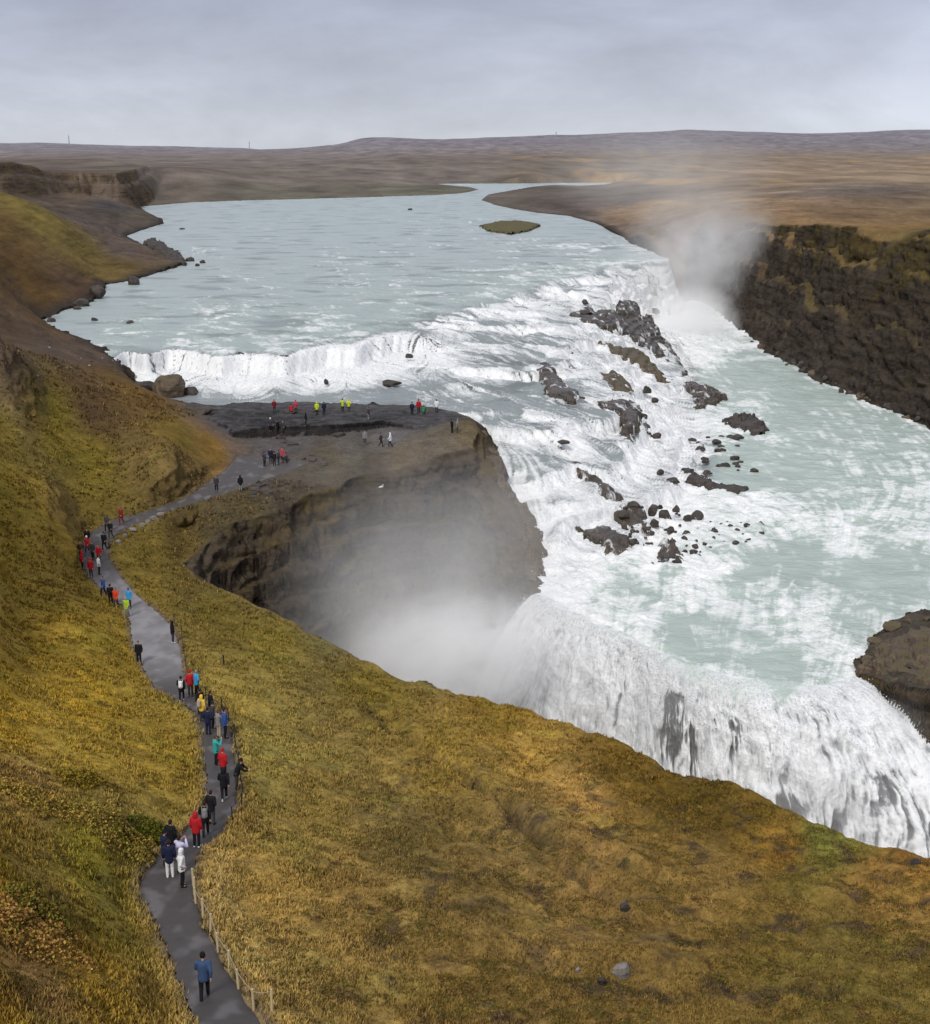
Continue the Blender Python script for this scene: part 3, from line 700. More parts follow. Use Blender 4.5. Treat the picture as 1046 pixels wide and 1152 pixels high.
    base = lerp(base, lin((70, 68, 66)), (dark * .9)[:, None]); foam = foam - .5 * dark
    zfull = full(z); ff = full(foam); bb = np.zeros((X.size, 3)); bb[sub] = base
    ins = sd < .9
    cell = ins[:-1, :-1] & ins[1:, 1:] & ins[1:, :-1] & ins[:-1, 1:]
    Sc = np.where(act, full(S), 0)[:-1, :-1]
    parts = [('river', cell & (Sc > ZU - .12)), ('cascade', cell & (Sc <= ZU - .12) & (Sc > ZM + .12)), ('gorge_river', cell & (Sc <= ZM + .12))]
    P = np.stack([X, Y, zfull], -1).reshape(-1, 3)
    up = np.array([.15, -.1, 1.0])
    wgt = ff.ravel() * np.where(ins.ravel(), 1, 0); wz_ = np.zeros(X.size); wz_[sub] = sstep(.25, .7, st) * zn * 1.0 + .16 * low * sstep(.4, .7, fm) + .10 * zn
    keep_ = (wgt > .6) & (P[:, 1] < 400)
    kk = np.nonzero(keep_)[0]
    fleck(P[kk], (wz_[kk] * wgt[kk]) + .35, 42000, .03, .085, up, .55, 33)
    for nm, kp in parts:
        used, Fq = grid_faces(*X.shape, kp)
        mesh_np(nm + '_water', P[used], Fq, M_WATER, attrs={'Col': bb[used], 'foam': ff.ravel()[used]}, kind='structure')

LIPW = pts(LIP)

FLECKS = []
def fleck(P, w, n, s0, s1, up, reach, seed):
    """small ragged bits of white water thrown clear of the surface"""
    g = np.random.default_rng(seed)
    w = np.maximum(w - .35, 0); cdf = np.cumsum(w); i = np.searchsorted(cdf, g.random(n) * cdf[-1]).clip(0, len(P) - 1)
    off = g.random((n, 1)) ** 2.2 * reach
    c = P[i] + (up[i] if up.ndim > 1 else up) * off + g.normal(0, .08, (n, 3))
    sz = g.uniform(s0, s1, (n, 1)) * (1 + c[:, 1:2] / 260)
    t = g.normal(size=(n, 3, 3)); t /= np.linalg.norm(t, axis=2)[..., None]
    FLECKS.append(c[:, None] + t * sz[:, None])

def build_waterfall():
    """the curtain below the lip: u along the lip, v down the face"""
    n_u, n_v = 900, 520
    d = np.r_[0, np.cumsum(np.hypot(*np.diff(LIPW[:, :2], axis=0).T))]
    s = np.linspace(0, d[-1], n_u)
    k = np.ones(61) / 61
    def sm(a):
        b = np.pad(a, 30, mode='reflect', reflect_type='odd'); return np.convolve(b, k, 'valid')
    lx = sm(np.interp(s, d, LIPW[:, 0])); ly = sm(np.interp(s, d, LIPW[:, 1]))
    t = s / s[-1]
    lx0 = lx + .0; ly0 = ly + .7 * fbm(s / 5, s * 0 + 3, 3, 301)
    # outflow direction in plan, fanning left at the far end, right at the near end
    ang = np.interp(t, [0, .15, .4, .75, .9, 1], [208, 230, 260, 272, 284, 302]) * math.pi / 180
    D = np.interp(t, [0, .2, .45, .62, .8, .92, 1], [12, 9.5, 8, 9.5, 13.5, 18, 22])
    v = np.linspace(-.10, 1, n_v)
    U, V = np.meshgrid(s, v, indexing='ij'); Tn = U / s[-1]
    vv = np.maximum(V, 0)
    LX = lx[:, None]; LY = ly[:, None]
    out = np.where(V < 0, V * 10, D[:, None] * (vv ** .95))
    pw = np.interp(Tn, [0, .4, .62, .8, 1], [1.7, 1.75, 1.85, 1.95, 2.1]) + .25 * fbm(U / 4, U * 0 + 2, 2, 302)
    lobe = sstep(.45, .75, Tn)
    drop = 22 * vv ** pw
    wu = U + 1.2 * fbm(U / 7, V * 1.6, 3, 305) + .5 * fbm(U / 2, V * 5, 3, 306)
    st1 = fbm(wu / 1.1, V * 3.2, 4, 307); st2 = fbm(wu / .34, V * 7, 3, 309); st3 = fbm(wu / 3.4, V * 1.6, 3, 311)
    clump = fbm(wu / .9, V * 15, 4, 313); big = fbm(wu / 2.6, V * 6.5, 3, 314)
    amp = sstep(.03, .38, vv)
    endf = sstep(0, .04, Tn) * sstep(1, .93, Tn)
    disp = amp * endf * (.26 * st1 + .07 * st2 + .80 * st3 + .22 * clump + .46 * big * (.4 + lobe))
    out = out + disp
    X = LX + np.cos(ang)[:, None] * out; Y = LY + np.sin(ang)[:, None] * out
    Z = ZM + .0 - drop + amp * endf * (.12 * clump + .12 * big) + (1 - sstep(0, .2, vv)) * (.16 * fbm(X / 2.2, Y / 2.2, 3, 315) + .05)
    Z = Z - .35 * sstep(-.05, -.10, V)
    sh = X.shape; xf, yf = X.ravel(), Y.ravel()
    fm = _fm(xf, np.maximum(yf, 100)).reshape(sh); patch = fbm(X / 4.4, Y / 2.9, 4, 215) + .6 * fbm(X / 1.7, Y / 1.3, 3, 217)
    vein = 1 - np.abs(fbm(X / 6, Y / 6, 4, 221)) * 3.2; vein2 = 1 - np.abs(fbm(X / 2.6, Y / 2.2, 4, 222)) * 3.0
    f_river = fm * .95 + .30 * patch * sstep(.04, .35, fm) + .20 * (vein - .25) * sstep(.05, .3, fm) + .16 * (vein2 - .2) * sstep(.15, .45, fm)
    start = np.interp(Tn, [0, .15, .35, .5, .62, .75, .88, 1], [-.12, -.06, .05, .13, .20, .16, .04, -.05])
    white_ = sstep(-.06, .10, V - start + .10 * fbm(U / 1.3, V * 4, 4, 317) + .06 * st2)
    f_fall = .66 + .20 * st3 + .26 * st1 + .34 * st2 + .40 * clump + .26 * big + .22 * fbm(U / .16, V * 26, 2, 333)
    foam = lerp(f_river, f_fall, white_)
    gap = lambda c, w, a, b: np.exp(-((Tn + .05 * (V - .2) - c) / w) ** 2) * sstep(a, a + .08, V) * sstep(b + .25, b, V)
    g = gap(.545, .028, .24, .45) * 1.0 + gap(.60, .02, .36, .5) * .7 + gap(.70, .015, .25, .4) * .6 + gap(.80, .03, .50, .7) * .9 + gap(.86, .02, .55, .8) * .8 + gap(.92, .025, .40, .6) * .6 + gap(.38, .03, .28, .45) * .5 + gap(.73, .03, .5, .7) * .6 + gap(.97, .02, .4, .8) * .5
    hole = g * 1.06 + .50 * (-st1) + .50 * (-st2) - .35 * clump + .12 * lobe
    dark = .85 * sstep(.42, 1.05, hole) * sstep(.04, .14, V) * white_
    base = lerp(lin((174, 188, 181)), lin((158, 161, 164)), white_[..., None])
    base = lerp(base, lin((92, 90, 89)), dark[..., None])
    foam = foam - dark * .9
    out2 = dark * .3
    X = X - np.cos(ang)[:, None] * out2; Y = Y - np.sin(ang)[:, None] * out2
    used, Fq = grid_faces(n_u, n_v, np.ones((n_u - 1, n_v - 1), bool))
    P = np.stack([X, Y, Z], -1).reshape(-1, 3)
    fleck(P.reshape(n_u, n_v, 3)[:, int(n_v * .08):].reshape(-1, 3), (foam * (vv > .0) * np.exp(-vv))[:, int(n_v * .08):].ravel(), 34000, .02, .075, np.stack([np.cos(ang)[:, None] + 0 * V, np.sin(ang)[:, None] + 0 * V, .25 + 0 * V], -1)[:, int(n_v * .08):].reshape(-1, 3), .9, 31)
    mesh_np('waterfall_water', P, Fq, M_FALL, attrs={'Col': base.reshape(-1, 3), 'foam': foam.ravel()}, kind='structure')

def fall_material():
    m, nt, out = new_mat('falling_water'); p = principled(nt, out, .6, .3)
    co = N(nt, 'ShaderNodeTexCoord').outputs['Object']
    base = attr(nt, 'Col'); fo = attr(nt, 'foam', 'Fac')
    n = noise(nt, mapping(nt, co, (1.6, 1.6, .7)), 2.2, 6, .72, .3)
    t = math_(nt, 'ADD', fo, math_(nt, 'MULTIPLY', math_(nt, 'SUBTRACT', n, .5), .9))
    f = ramp(nt, t, [(.22, 0.0), (.5, .55), (.85, 1.0)])
    L(nt, mix(nt, f, base, (.86, .87, .88)), p.inputs['Base Color'])
    L(nt, bump(nt, n, .35, .2), p.inputs['Normal'])
    return m

def path_material():
    m, nt, out = new_mat('wet_gravel_path'); p = principled(nt, out, .55, .4)
    co = N(nt, 'ShaderNodeTexCoord').outputs['Object']
    wet = attr(nt, 'wet', 'Fac')
    n = noise(nt, co, 1.1, 6, .65); n2 = noise(nt, co, 30, 3, .7)
    c = mix(nt, n, tuple(lin((60, 55, 54))), tuple(lin((92, 86, 84))))
    c = mix(nt, math_(nt, 'MULTIPLY', n2, .35), c, tuple(lin((50, 46, 45))))
    c = mix(nt, wet, c, tuple(lin((142, 138, 140))))
    L(nt, c, p.inputs['Base Color'])
    L(nt, math_(nt, 'MULTIPLY_ADD', wet, -.22, .62), p.inputs['Roughness'])
    L(nt, bump(nt, n2, .4, .02), p.inputs['Normal'])
    return m

def build_path():
    n = 700
    d = np.r_[0, np.cumsum(np.linalg.norm(np.diff(PC, axis=0), axis=1))]
    s = np.linspace(0, d[-1], n)
    from_ = lambda P: np.stack([np.interp(s, d, P[:, i]) for i in range(3)], -1)
    l, r = from_(PL), from_(PR)
    k = np.hanning(23); k /= k.sum()
    sm = lambda A: np.stack([np.convolve(np.pad(A[:, i], 11, mode='reflect', reflect_type='odd'), k, 'valid') for i in range(3)], -1)
    l, r = sm(l), sm(r)
    w = np.linspace(0, 1, 21)
    P = l[:, None] + (r - l)[:, None] * w[None, :, None]
    ed = (np.abs(w - .5) * 2) ** 6
    jit = .24 * fbm(s[:, None] / .7 + w[None] * 9, w[None] * 5 + s[:, None] * 0, 3, 401) * ed
    P[..., 0] += jit
    P[..., 2] += .02 + .02 * fbm(P[..., 0] / 1.2, P[..., 1] / 1.2, 3, 403) - .05 * ed
    wet = sstep(84, 94, P[..., 1]) * sstep(118, 108, P[..., 1]) * (.75 + .5 * fbm(P[..., 0] / 1.5, P[..., 1] / 3, 3, 405)) + .32 * sstep(.1, .5, fbm(P[..., 0] / 1.1, P[..., 1] / 2.2, 3, 407))
    used, Fq = grid_faces(n, 21, np.ones((n - 1, 20), bool))
    mesh_np('path', P.reshape(-1, 3), Fq[:, ::-1], M_PATH, attrs={'wet': np.clip(wet, 0, 1).ravel()}, kind='structure')

M_TERRAIN = terrain_material(); M_WATER = water_material(); M_FALL = fall_material(); M_PATH = path_material()
build_terrain(); build_water(); build_waterfall(); build_path()
M_FLECK = simple_mat('white_spray', (232, 234, 236), .7, .06)
_v = np.concatenate(FLECKS).reshape(-1, 3)
mesh_np('spray_droplets', _v, np.arange(len(_v)).reshape(-1, 3), M_FLECK, smooth=False, kind='stuff')

# ------------------------------------------------------------------ world, sun, camera, render settings
SUN_EL, SUN_AZ = math.radians(42), math.radians(200)   # azimuth clockwise from +Y: behind the viewer, slightly left
def build_world():
    w = bpy.data.worlds.new('World'); scene.world = w; w.use_nodes = True
    nt = w.node_tree; nt.nodes.clear()
    out = N(nt, 'ShaderNodeOutputWorld')
    sky = N(nt, 'ShaderNodeTexSky', sky_type='NISHITA', sun_disc=False, sun_elevation=SUN_EL, sun_rotation=SUN_AZ)
    b1 = N(nt, 'ShaderNodeBackground'); b1.inputs['Strength'].default_value = .08; L(nt, sky.outputs[0], b1.inputs['Color'])
    co = N(nt, 'ShaderNodeTexCoord').outputs['Generated']
    sx = N(nt, 'ShaderNodeSeparateXYZ'); L(nt, co, sx.inputs[0])
    el = sx.outputs['Z']
    mp = mapping(nt, co, (1, 1, 3.0))
    c1 = noise(nt, mp, 3.4, 8, .6, .3); c2 = noise(nt, mapping(nt, co, (1, 1, 2.2)), 1.1, 4, .5)
    base = ramp(nt, el, [(0.0, tuple(lin((214, 219, 228)))), (.05, tuple(lin((196, 202, 217)))), (.16, tuple(lin((158, 165, 190)))), (.5, tuple(lin((205, 208, 222)))), (1.0, tuple(lin((232, 234, 240))))])
    var = ramp(nt, math_(nt, 'ADD', math_(nt, 'MULTIPLY', c1, .6), math_(nt, 'MULTIPLY', c2, .4)), [(.36, .70), (.5, .95), (.62, 1.20)])
    cl = mix(nt, 1.0, base, var, 'MULTIPLY')
    b2 = N(nt, 'ShaderNodeBackground'); b2.inputs['Strength'].default_value = 1.0; L(nt, cl, b2.inputs['Color'])
    mx = N(nt, 'ShaderNodeMixShader'); mx.inputs[0].default_value = .96
    L(nt, b1.outputs[0], mx.inputs[1]); L(nt, b2.outputs[0], mx.inputs[2]); L(nt, mx.outputs[0], out.inputs['Surface'])
build_world()
sun = bpy.data.lights.new('sun', 'SUN'); sun.energy = 2.15; sun.angle = math.radians(10); sun.color = (1.0, .955, .88)
so = bpy.data.objects.new('sun', sun); COL.objects.link(so)
sd_ = Vector((math.sin(SUN_AZ) * math.cos(SUN_EL), math.cos(SUN_AZ) * math.cos(SUN_EL), math.sin(SUN_EL)))
so.rotation_euler = sd_.to_track_quat('Z', 'Y').to_euler()
cam = bpy.data.cameras.new('camera'); cam.sensor_fit = 'HORIZONTAL'; cam.sensor_width = 36; cam.lens = 36 * F / 1046; cam.clip_start = .5; cam.clip_end = 40000
cam_o = bpy.data.objects.new('camera', cam); COL.objects.link(cam_o)
cam_o.rotation_euler = (math.pi / 2 - PITCH, 0, 0); scene.camera = cam_o
scene.render.engine = 'CYCLES'
cy = scene.cycles; cy.use_denoising = True; cy.max_bounces = 8; cy.diffuse_bounces = 2; cy.glossy_bounces = 2; cy.volume_bounces = 7; cy.transparent_max_bounces = 12; cy.caustics_reflective = False; cy.caustics_refractive = False
cy.volume_step_rate = 1.0
scene.view_settings.view_transform = 'Standard'; scene.view_settings.look = 'None'; scene.view_settings.exposure = 0; scene.view_settings.gamma = 1
# ------------------------------------------------------------------ spray
def spray_material(name, dens, nscale, lo, hi, power=1.4, bottom=0.0, aniso=-.25, amp=.6, col=(.99, .99, .993)):
    m, nt, out = new_mat(name)
    co = N(nt, 'ShaderNodeTexCoord').outputs['Object']
    ln = N(nt, 'ShaderNodeVectorMath', operation='LENGTH'); L(nt, co, ln.inputs[0])
    r = ln.outputs['Value']
    w = noise(nt, co, nscale, 4, .6, .6)
    rr = math_(nt, 'ADD', r, math_(nt, 'MULTIPLY', math_(nt, 'SUBTRACT', w, .5), amp))
    f = math_(nt, 'POWER', math_(nt, 'MAXIMUM', math_(nt, 'SUBTRACT', 1.0, rr), 0.0), power)
    f = math_(nt, 'MULTIPLY', f, ramp(nt, w, [(lo, 0.0), (hi, 1.0)]))
    edge = ramp(nt, r, [(.82, 1.0), (1.0, 0.0)])
    f = math_(nt, 'MULTIPLY', f, edge)
    if bottom:
        sx = N(nt, 'ShaderNodeSeparateXYZ'); L(nt, co, sx.inputs[0])
        f = math_(nt, 'MULTIPLY', f, math_(nt, 'MULTIPLY_ADD', sx.outputs['Z'], -bottom, 1.0, clamp=False))
        f = math_(nt, 'MAXIMUM', f, 0.0)
    v = N(nt, 'ShaderNodeVolumeScatter'); v.inputs['Color'].default_value = col + (1,); v.inputs['Anisotropy'].default_value = aniso
    L(nt, math_(nt, 'MULTIPLY', f, dens), v.inputs['Density'])
    L(nt, v.outputs[0], out.inputs['Volume'])
    return m

def ico(sub):
    bm = bmesh.new(); bmesh.ops.create_icosphere(bm, subdivisions=sub, radius=1)
    V = np.array([v.co[:] for v in bm.verts]); Fq = np.array([[v.index for v in f.verts] for f in bm.faces]); bm.free()
    return V, Fq
ICO = {k: ico(k) for k in (2, 3, 4)}

def spray(px, py, Y, rad, mat, rot=(0, 0, 0)):
    d = ray(px, py); p = d * (Y / d[1])
    V, Fq = ICO[3]
    o = mesh_np('spray_cloud', V * 1.02, Fq, mat, kind='stuff')
    o.location = p; o.scale = rad; o.rotation_euler = rot
    return o
spray(485, 690, 130, (19, 12, 17), spray_material('drifting_spray', .15, 1.9, .30, .66, 1.2, .55, amp=.9), (0, .2, 0))
spray(440, 590, 146, (25, 9, 11), spray_material('thin_spray', .032, 1.7, .30, .68, 1.0))
spray(560, 600, 150, (11, 7, 13), spray_material('edge_spray', .045, 2.0, .30, .66, 1.0))
spray(500, 742, 120, (13, 7, 8), spray_material('boiling_spray', .75, 3.6, .34, .60, 1.3, .3, amp=1.1), (0, -.2, 0))
spray(575, 735, 119, (12, 5, 7), spray_material('lip_spray', .20, 3.0, .34, .62, 1.3, .2, amp=1.0), (0, -.3, 0))
spray(680, 785, 112, (15, 5, 6), spray_material('fall_spray', .10, 2.6, .34, .62, 1.1, amp=.8))
spray(880, 915, 100, (14, 3.5, 5), spray_material('foot_spray', .10, 2.8, .36, .64, 1.0, amp=.8))
spray(1012, 835, 106, (5, 3, 5), spray_material('side_spray', .16, 2.4, .32, .64, 1.0, amp=.9))
spray(790, 282, 392, (28, 28, 22), spray_material('plume_spray', .085, 2.2, .34, .64, 1.1, .30, amp=.9), (0, -.10, 0))
spray(778, 358, 352, (14, 26, 11), spray_material('base_spray', .26, 2.6, .30, .62, 1.5, .2, amp=1.0))
spray(745, 195, 520, (52, 60, 21), spray_material('far_spray', .012, 1.8, .30, .64, 1.1))

# ------------------------------------------------------------------ rocks
def rock_mat(name, c1, c2, moss=None, wet=.5, veil=0):
    m, nt, out = new_mat(name); p = principled(nt, out, wet, .35)
    co = N(nt, 'ShaderNodeTexCoord').outputs['Object']
    geo = N(nt, 'ShaderNodeNewGeometry')
    wp = geo.outputs['Position']
    n = noise(nt, wp, 1.1, 6, .7); st = noise(nt, mapping(nt, wp, (.25, .25, 2.4)), 1.0, 5, .65, .5)
    v = math_(nt, 'ADD', math_(nt, 'MULTIPLY', n, .5), math_(nt, 'MULTIPLY', st, .5))
    c = mix(nt, ramp(nt, v, [(.36, 0.0), (.64, 1.0)]), tuple(lin(c1)), tuple(lin(c2)))
    if moss:
        nz = N(nt, 'ShaderNodeSeparateXYZ'); L(nt, geo.outputs['Normal'], nz.inputs[0])
        f = math_(nt, 'MULTIPLY', ramp(nt, nz.outputs['Z'], [(.55, 0.0), (.85, 1.0)]), ramp(nt, n, [(.42, 0.0), (.56, .85)]))
        c = mix(nt, f, c, tuple(lin(moss)))
    if veil:
        tr = noise(nt, mapping(nt, wp, (.7, .22, .22), (0, 0, .5)), 1.0, 3, .6, .5)
        c = mix(nt, ramp(nt, tr, [(.57, 0.0), (.66, veil)]), c, (.72, .74, .75))
    L(nt, c, p.inputs['Base Color'])
    L(nt, bump(nt, math_(nt, 'ADD', n, st), .8, .25), p.inputs['Normal'])
    return m
M_ROCK = rock_mat('wet_basalt', (32, 28, 26), (84, 76, 69))
M_ROCKB = rock_mat('brown_basalt', (52, 44, 36), (118, 100, 80), (84, 76, 44))
M_LEDGE = rock_mat('washed_basalt', (38, 33, 30), (94, 84, 74), wet=.35, veil=.9)
M_STONE = rock_mat('pale_stone', (92, 86, 82), (150, 144, 138), wet=.8)
M_ISLET = rock_mat('islet_turf', (60, 54, 44), (98, 90, 62), (96, 92, 48), .9)

def rock_shape(seed, sub=3, flat=.7):
    r = np.random.default_rng(seed); V, Fq = ICO[sub]; V = V.copy()
    for k in range(11):
        n = r.normal(size=3); n[2] *= .7; n /= np.linalg.norm(n); d = r.uniform(.55, .86)
        t = V @ n - d; V = V - np.maximum(t, 0)[:, None] * n
    V *= (1 + .16 * fbm(V[:, 0] * 1.6 + V[:, 2] + seed, V[:, 1] * 1.6 - V[:, 2] * .7, 4, seed))[:, None]
    V[:, 2] = np.maximum(V[:, 2], -.45)
    return V, Fq

def boulder(px, py, w, h, label, group=None, z=None, mat=None, name='boulder', seed=None, depth=None):
    """w, h in image pixels at the place it stands"""
    seed = seed if seed is not None else int(px * 7 + py * 13) % 9973
    if z is None: p = first_hit(px, py)
    else: p = at(px, py, z)
    dist = np.linalg.norm(p); s = dist / F
    V, Fq = rock_shape(seed, 4 if w > 18 else (3 if w > 7 else 2))
    sx = w * s / 1.6; sz = h * s / 1.25; sy = depth or sx * .85
    r = random.Random(seed); a = r.uniform(-.5, .5)
    ca, sa = math.cos(a), math.sin(a)
    V = V * (sx, sy, sz); V = V @ np.array([[ca, sa, 0], [-sa, ca, 0], [0, 0, 1]])
    o = mesh_np(name, V, Fq, mat or M_ROCK, smooth=False)
    o.location = (p[0], p[1], p[2] + .25 * sz)
    return tag(o, label, 'rock', group)

def ledge(poly, label, mat=None, name='rock_ledge', rough=.5, step=.8, res=.28, rise=.15, cat='rock', smooth=False):
    P = pts(poly); c = P.mean(0); rough = rough * .75
    lo = P[:, :2].min(0) - 2; hi = P[:, :2].max(0) + 2
    nx, ny = int((hi[0] - lo[0]) / res) + 2, int((hi[1] - lo[1]) / (res * 1.6)) + 2
    X, Y = np.meshgrid(np.linspace(lo[0], hi[0], nx), np.linspace(lo[1], hi[1], ny), indexing='ij')
    A = np.c_[np.ones(len(P)), P[:, 0] - c[0], P[:, 1] - c[1]]
    co = np.linalg.lstsq(A, P[:, 2], rcond=None)[0]
    res_ = P[:, 2] - A @ co
    zt = co[0] + co[1] * (X - c[0]) + co[2] * (Y - c[1])
    W = 0; R = 0
    for i in range(len(P)):
        w = 1 / ((X - P[i, 0]) ** 2 + (Y - P[i, 1]) ** 2 + 1); W = W + w; R = R + w * res_[i]
    zt = zt + R / W
    s = signed(X.ravel(), Y.ravel(), P).reshape(X.shape) + 1.5 * fbm(X / 2.6, Y / 2.6, 5, int(poly[0][0]), .6)
    n = rough * (fbm(X / 3.5, Y / 3.5, 4, int(poly[0][1])) + .7 * np.abs(fbm(X / 1.6, Y / 1.6, 3, 9)))
    z = zt + rise + n
    q = z / step + .3 * fbm(X / 5, Y / 5, 2, 3)
    z = lerp(z, (np.floor(q) + sstep(.3, .7, q - np.floor(q)) - .3 * fbm(X / 5, Y / 5, 2, 3)) * step, .6)
    z = z + np.minimum(.4, np.maximum(0, -s) * .2) - np.maximum(s, 0) * 2.5
    k = s < .9
    k = k[:-1, :-1] & k[1:, 1:] & k[1:, :-1] & k[:-1, 1:]
    used, Fq = grid_faces(nx, ny, k)
    V = np.stack([X, Y, z], -1).reshape(-1, 3)[used] - c
    o = mesh_np(name, V, Fq, mat or (M_LEDGE if poly[0][0] < 760 and poly[0][1] > 300 and poly[0][0] > 590 else M_ROCK), smooth=smooth); o.location = c
    return tag(o, label, cat)

ledge([(671, 348, -35.2), (695, 353, -36.2), (715, 354, -37), (732, 355, -38), (741, 375, -40.3), (755, 398, -44), (762, 408, -45.4), (741, 400, -42.6), (723, 390, -40.6), (706, 373, -38.4), (683, 367, -36.6)], 'largest dark brown rock ledge, high between the falls below the far crest')
ledge([(672, 385, -37.2), (695, 391, -38.8), (718, 394, -40.3), (729, 403, -41.2), (746, 423, -43.2), (752, 435, -44), (736, 423, -42.4), (715, 409, -40.6), (692, 398, -38.6)], 'long narrow dark ledge slanting between white streams below the largest ledge', M_ROCKB)
ledge([(736, 372, -40.6), (750, 384, -42.4), (762, 404, -44.4), (774, 424, -45.5), (764, 428, -45.2), (752, 410, -43.8), (740, 390, -42)], 'dark wet rib joining the largest ledge to the rubbly spur below it', rough=.7)
ledge([(640, 352, -34.6), (660, 346, -34.8), (680, 357, -36.0), (684, 368, -36.6), (664, 364, -35.6), (648, 360, -35)], 'low dark shelf upstream of the largest ledge, nearly awash', rough=.4)
ledge([(702, 446, -39.8), (714, 452, -40.6), (724, 470, -41.4), (730, 486, -42.2), (720, 484, -41.8), (710, 466, -40.6)], 'narrow dark fin of rock dividing two white chutes in mid cascade', rough=.6)
ledge([(676, 423, -38.4), (692, 419, -39), (706, 429, -39.8), (709, 445, -40.2), (695, 441, -39.4), (679, 432, -38.6)], 'small brown wedge of rock alone amid white water in mid cascade', M_ROCKB)
ledge([(749, 410, -44.5), (769, 420, -45.2), (775, 432, -45.4), (798, 436, -45.6), (818, 445, -45.7), (804, 455, -45.7), (786, 458, -45.4), (778, 443, -45.2), (766, 435, -44.8)], 'dark rubbly spur where the cascade meets the green gorge river', rough=1.0, res=.3)
ledge([(815, 475, -45.6), (832, 466, -45.6), (847, 469, -45.6), (862, 481, -45.7), (855, 486, -45.7), (832, 482, -45.7)], 'dark rocky islet standing alone in the green gorge river', rough=1.1)
ledge([(766, 528, -45.1), (786, 535, -45.3), (809, 545, -45.6), (847, 549, -45.8), (827, 554, -45.8), (798, 551, -45.6), (775, 540, -45.2)], 'low tapering dark shelf trailing into the calm green water', rough=.5)
ledge([(601, 409, -36.2), (617, 409, -36.3), (628, 425, -36.8), (636, 437, -37), (655, 446, -37.3), (640, 449, -37.2), (620, 443, -37), (609, 425, -36.6)], 'smooth grey hump of wet rock above the flat pool in the cascade', rough=.25)
ledge([(699, 337, -34.8), (715, 340, -36), (716, 352, -36.8), (706, 354, -36.3), (698, 349, -35.4)], 'small square dark rock poking out of the far white fall')
ledge([(672, 452, -38.2), (700, 450, -38.9), (713, 456, -39.2), (717, 478, -39.8), (706, 484, -39.6), (700, 466, -39)], 'thin grey wet shelf at the edge of the flat pool', rough=.3)
ledge([(650, 594, -44.4), (678, 592, -44.8), (702, 604, -45.2), (709, 621, -45.5), (691, 618, -45.4), (671, 608, -45)], 'long dark slab leaning toward the lower pool among the rapids', rough=.6)
ledge([(698, 580, -44.5), (712, 570, -44.5), (729, 583, -44.9), (726, 592, -45), (709, 590, -44.9)], 'rounded dark rock mass heading the boulder field in the rapids', rough=.7)
ledge([(740, 611, -45.4), (753, 609, -45.4), (764, 628, -45.7), (746, 633, -45.7)], 'blocky black rock at the lower edge of the boulder field', rough=.8)
ledge([(617, 525, -40.9), (648, 519, -41), (672, 538, -42), (700, 560, -43.6), (692, 563, -43.5), (662, 541, -42), (645, 525, -41.2)], 'thin dark rib of rock half drowned by the steep white water', rough=.4, rise=.15)
ledge([(540, 254, -31.6), (560, 249.5, -31.3), (585, 248.5, -31.3), (608, 253, -31.6), (595, 259, -31.7), (575, 263.5, -31.7), (550, 260, -31.7)], 'flat green and brown islet in the wide upper river', M_ISLET, 'river_islet', .5, 1.2, .8, .3, 'islet')
ledge([(974, 754, -45.5), (988, 734, -45.2), (1010, 718, -45), (1046, 704, -44.9), (1090, 708, -44.6), (1090, 766, -44.6), (1040, 769, -44.8), (995, 764, -45.2)], 'broad brown layered rock outcrop at the right of the lower fall', M_ROCKB, rough=1.3, step=.55, rise=.1)
ledge([(539, 488, -35.8), (556, 503, -37.0), (566, 540, -39.6), (574, 556, -41), (556, 546, -40), (545, 520, -38)], 'upper broken rock shoulder between the outlook cliff and the white water', M_ROCKB, rough=1.3, rise=.3)
ledge([(572, 556, -41.2), (592, 572, -42.6), (606, 606, -44.4), (614, 640, -45.6), (600, 650, -45.8), (586, 602, -44)], 'lower broken rock shoulder between the outlook cliff and the white water', M_ROCKB, rough=1.3, rise=.3)
# far boulders of the upper river's left bank
ledge([(162, 271, -30.8), (172, 269, -29.6), (184, 274, -29.2), (198, 282, -29.8), (207, 292, -30.8), (209, 297, -31.6), (192, 295, -31.4), (176, 283, -31.4)], 'long black rock point jutting from the left bank into the river', rough=1.4, res=.5)
UB = 'boulders in the upper river'
boulder(150, 320, 14, 10, 'single squat black boulder standing off the brown bank', UB, ZU)
boulder(178, 251, 11, 6, 'dark rock at the tip of the farthest brown point', UB, ZU)
boulder(215, 294, 10, 5, 'longer flat rock just off the black rock point', UB, ZU)
boulder(228, 296, 6, 4, 'tiny rock farthest out from the black rock point', UB, ZU)
boulder(222, 299, 5, 3, 'tiny rock nearest the viewer off the black rock point', UB, ZU)
boulder(57, 362, 9, 5, 'small rock touching the innermost bend of the left bank', UB, ZU)
boulder(106, 361, 8, 4, 'middle one of three small rocks in the bay', UB, ZU)
boulder(147, 364, 8, 4, 'outermost of three small rocks in the bay', UB, ZU)
boulder(88, 348, 8, 4, 'small rock under the dark shore outcrop', UB, ZU)
boulder(110, 333, 16, 12, 'dark outcrop at the waterline beside the single squat boulder', UB, ZU + .4)
boulder(93, 343, 18, 7, 'low dark outcrop along the shore inside the bay', UB, ZU + .3)
boulder(462, 236, 5, 2, 'lone speck of rock in the far open river', UB, ZU)
boulder(205, 258, 6, 2, 'low dark rock in the river off the farthest point', UB, ZU)
boulder(195, 444, 36, 24, 'big brown boulder at the foot of the near white fall', None, -36.2, M_ROCKB)
boulder(165, 438, 26, 10, 'flat dark rock between the grassy spur and the big brown boulder', None, -36.1)
boulder(214, 443, 16, 9, 'small dark rock on the river side of the big brown boulder', None, -36.2)
boulder(222, 468, 32, 15, 'dark block lying behind the tip of the grassy spur', None, -35.0)
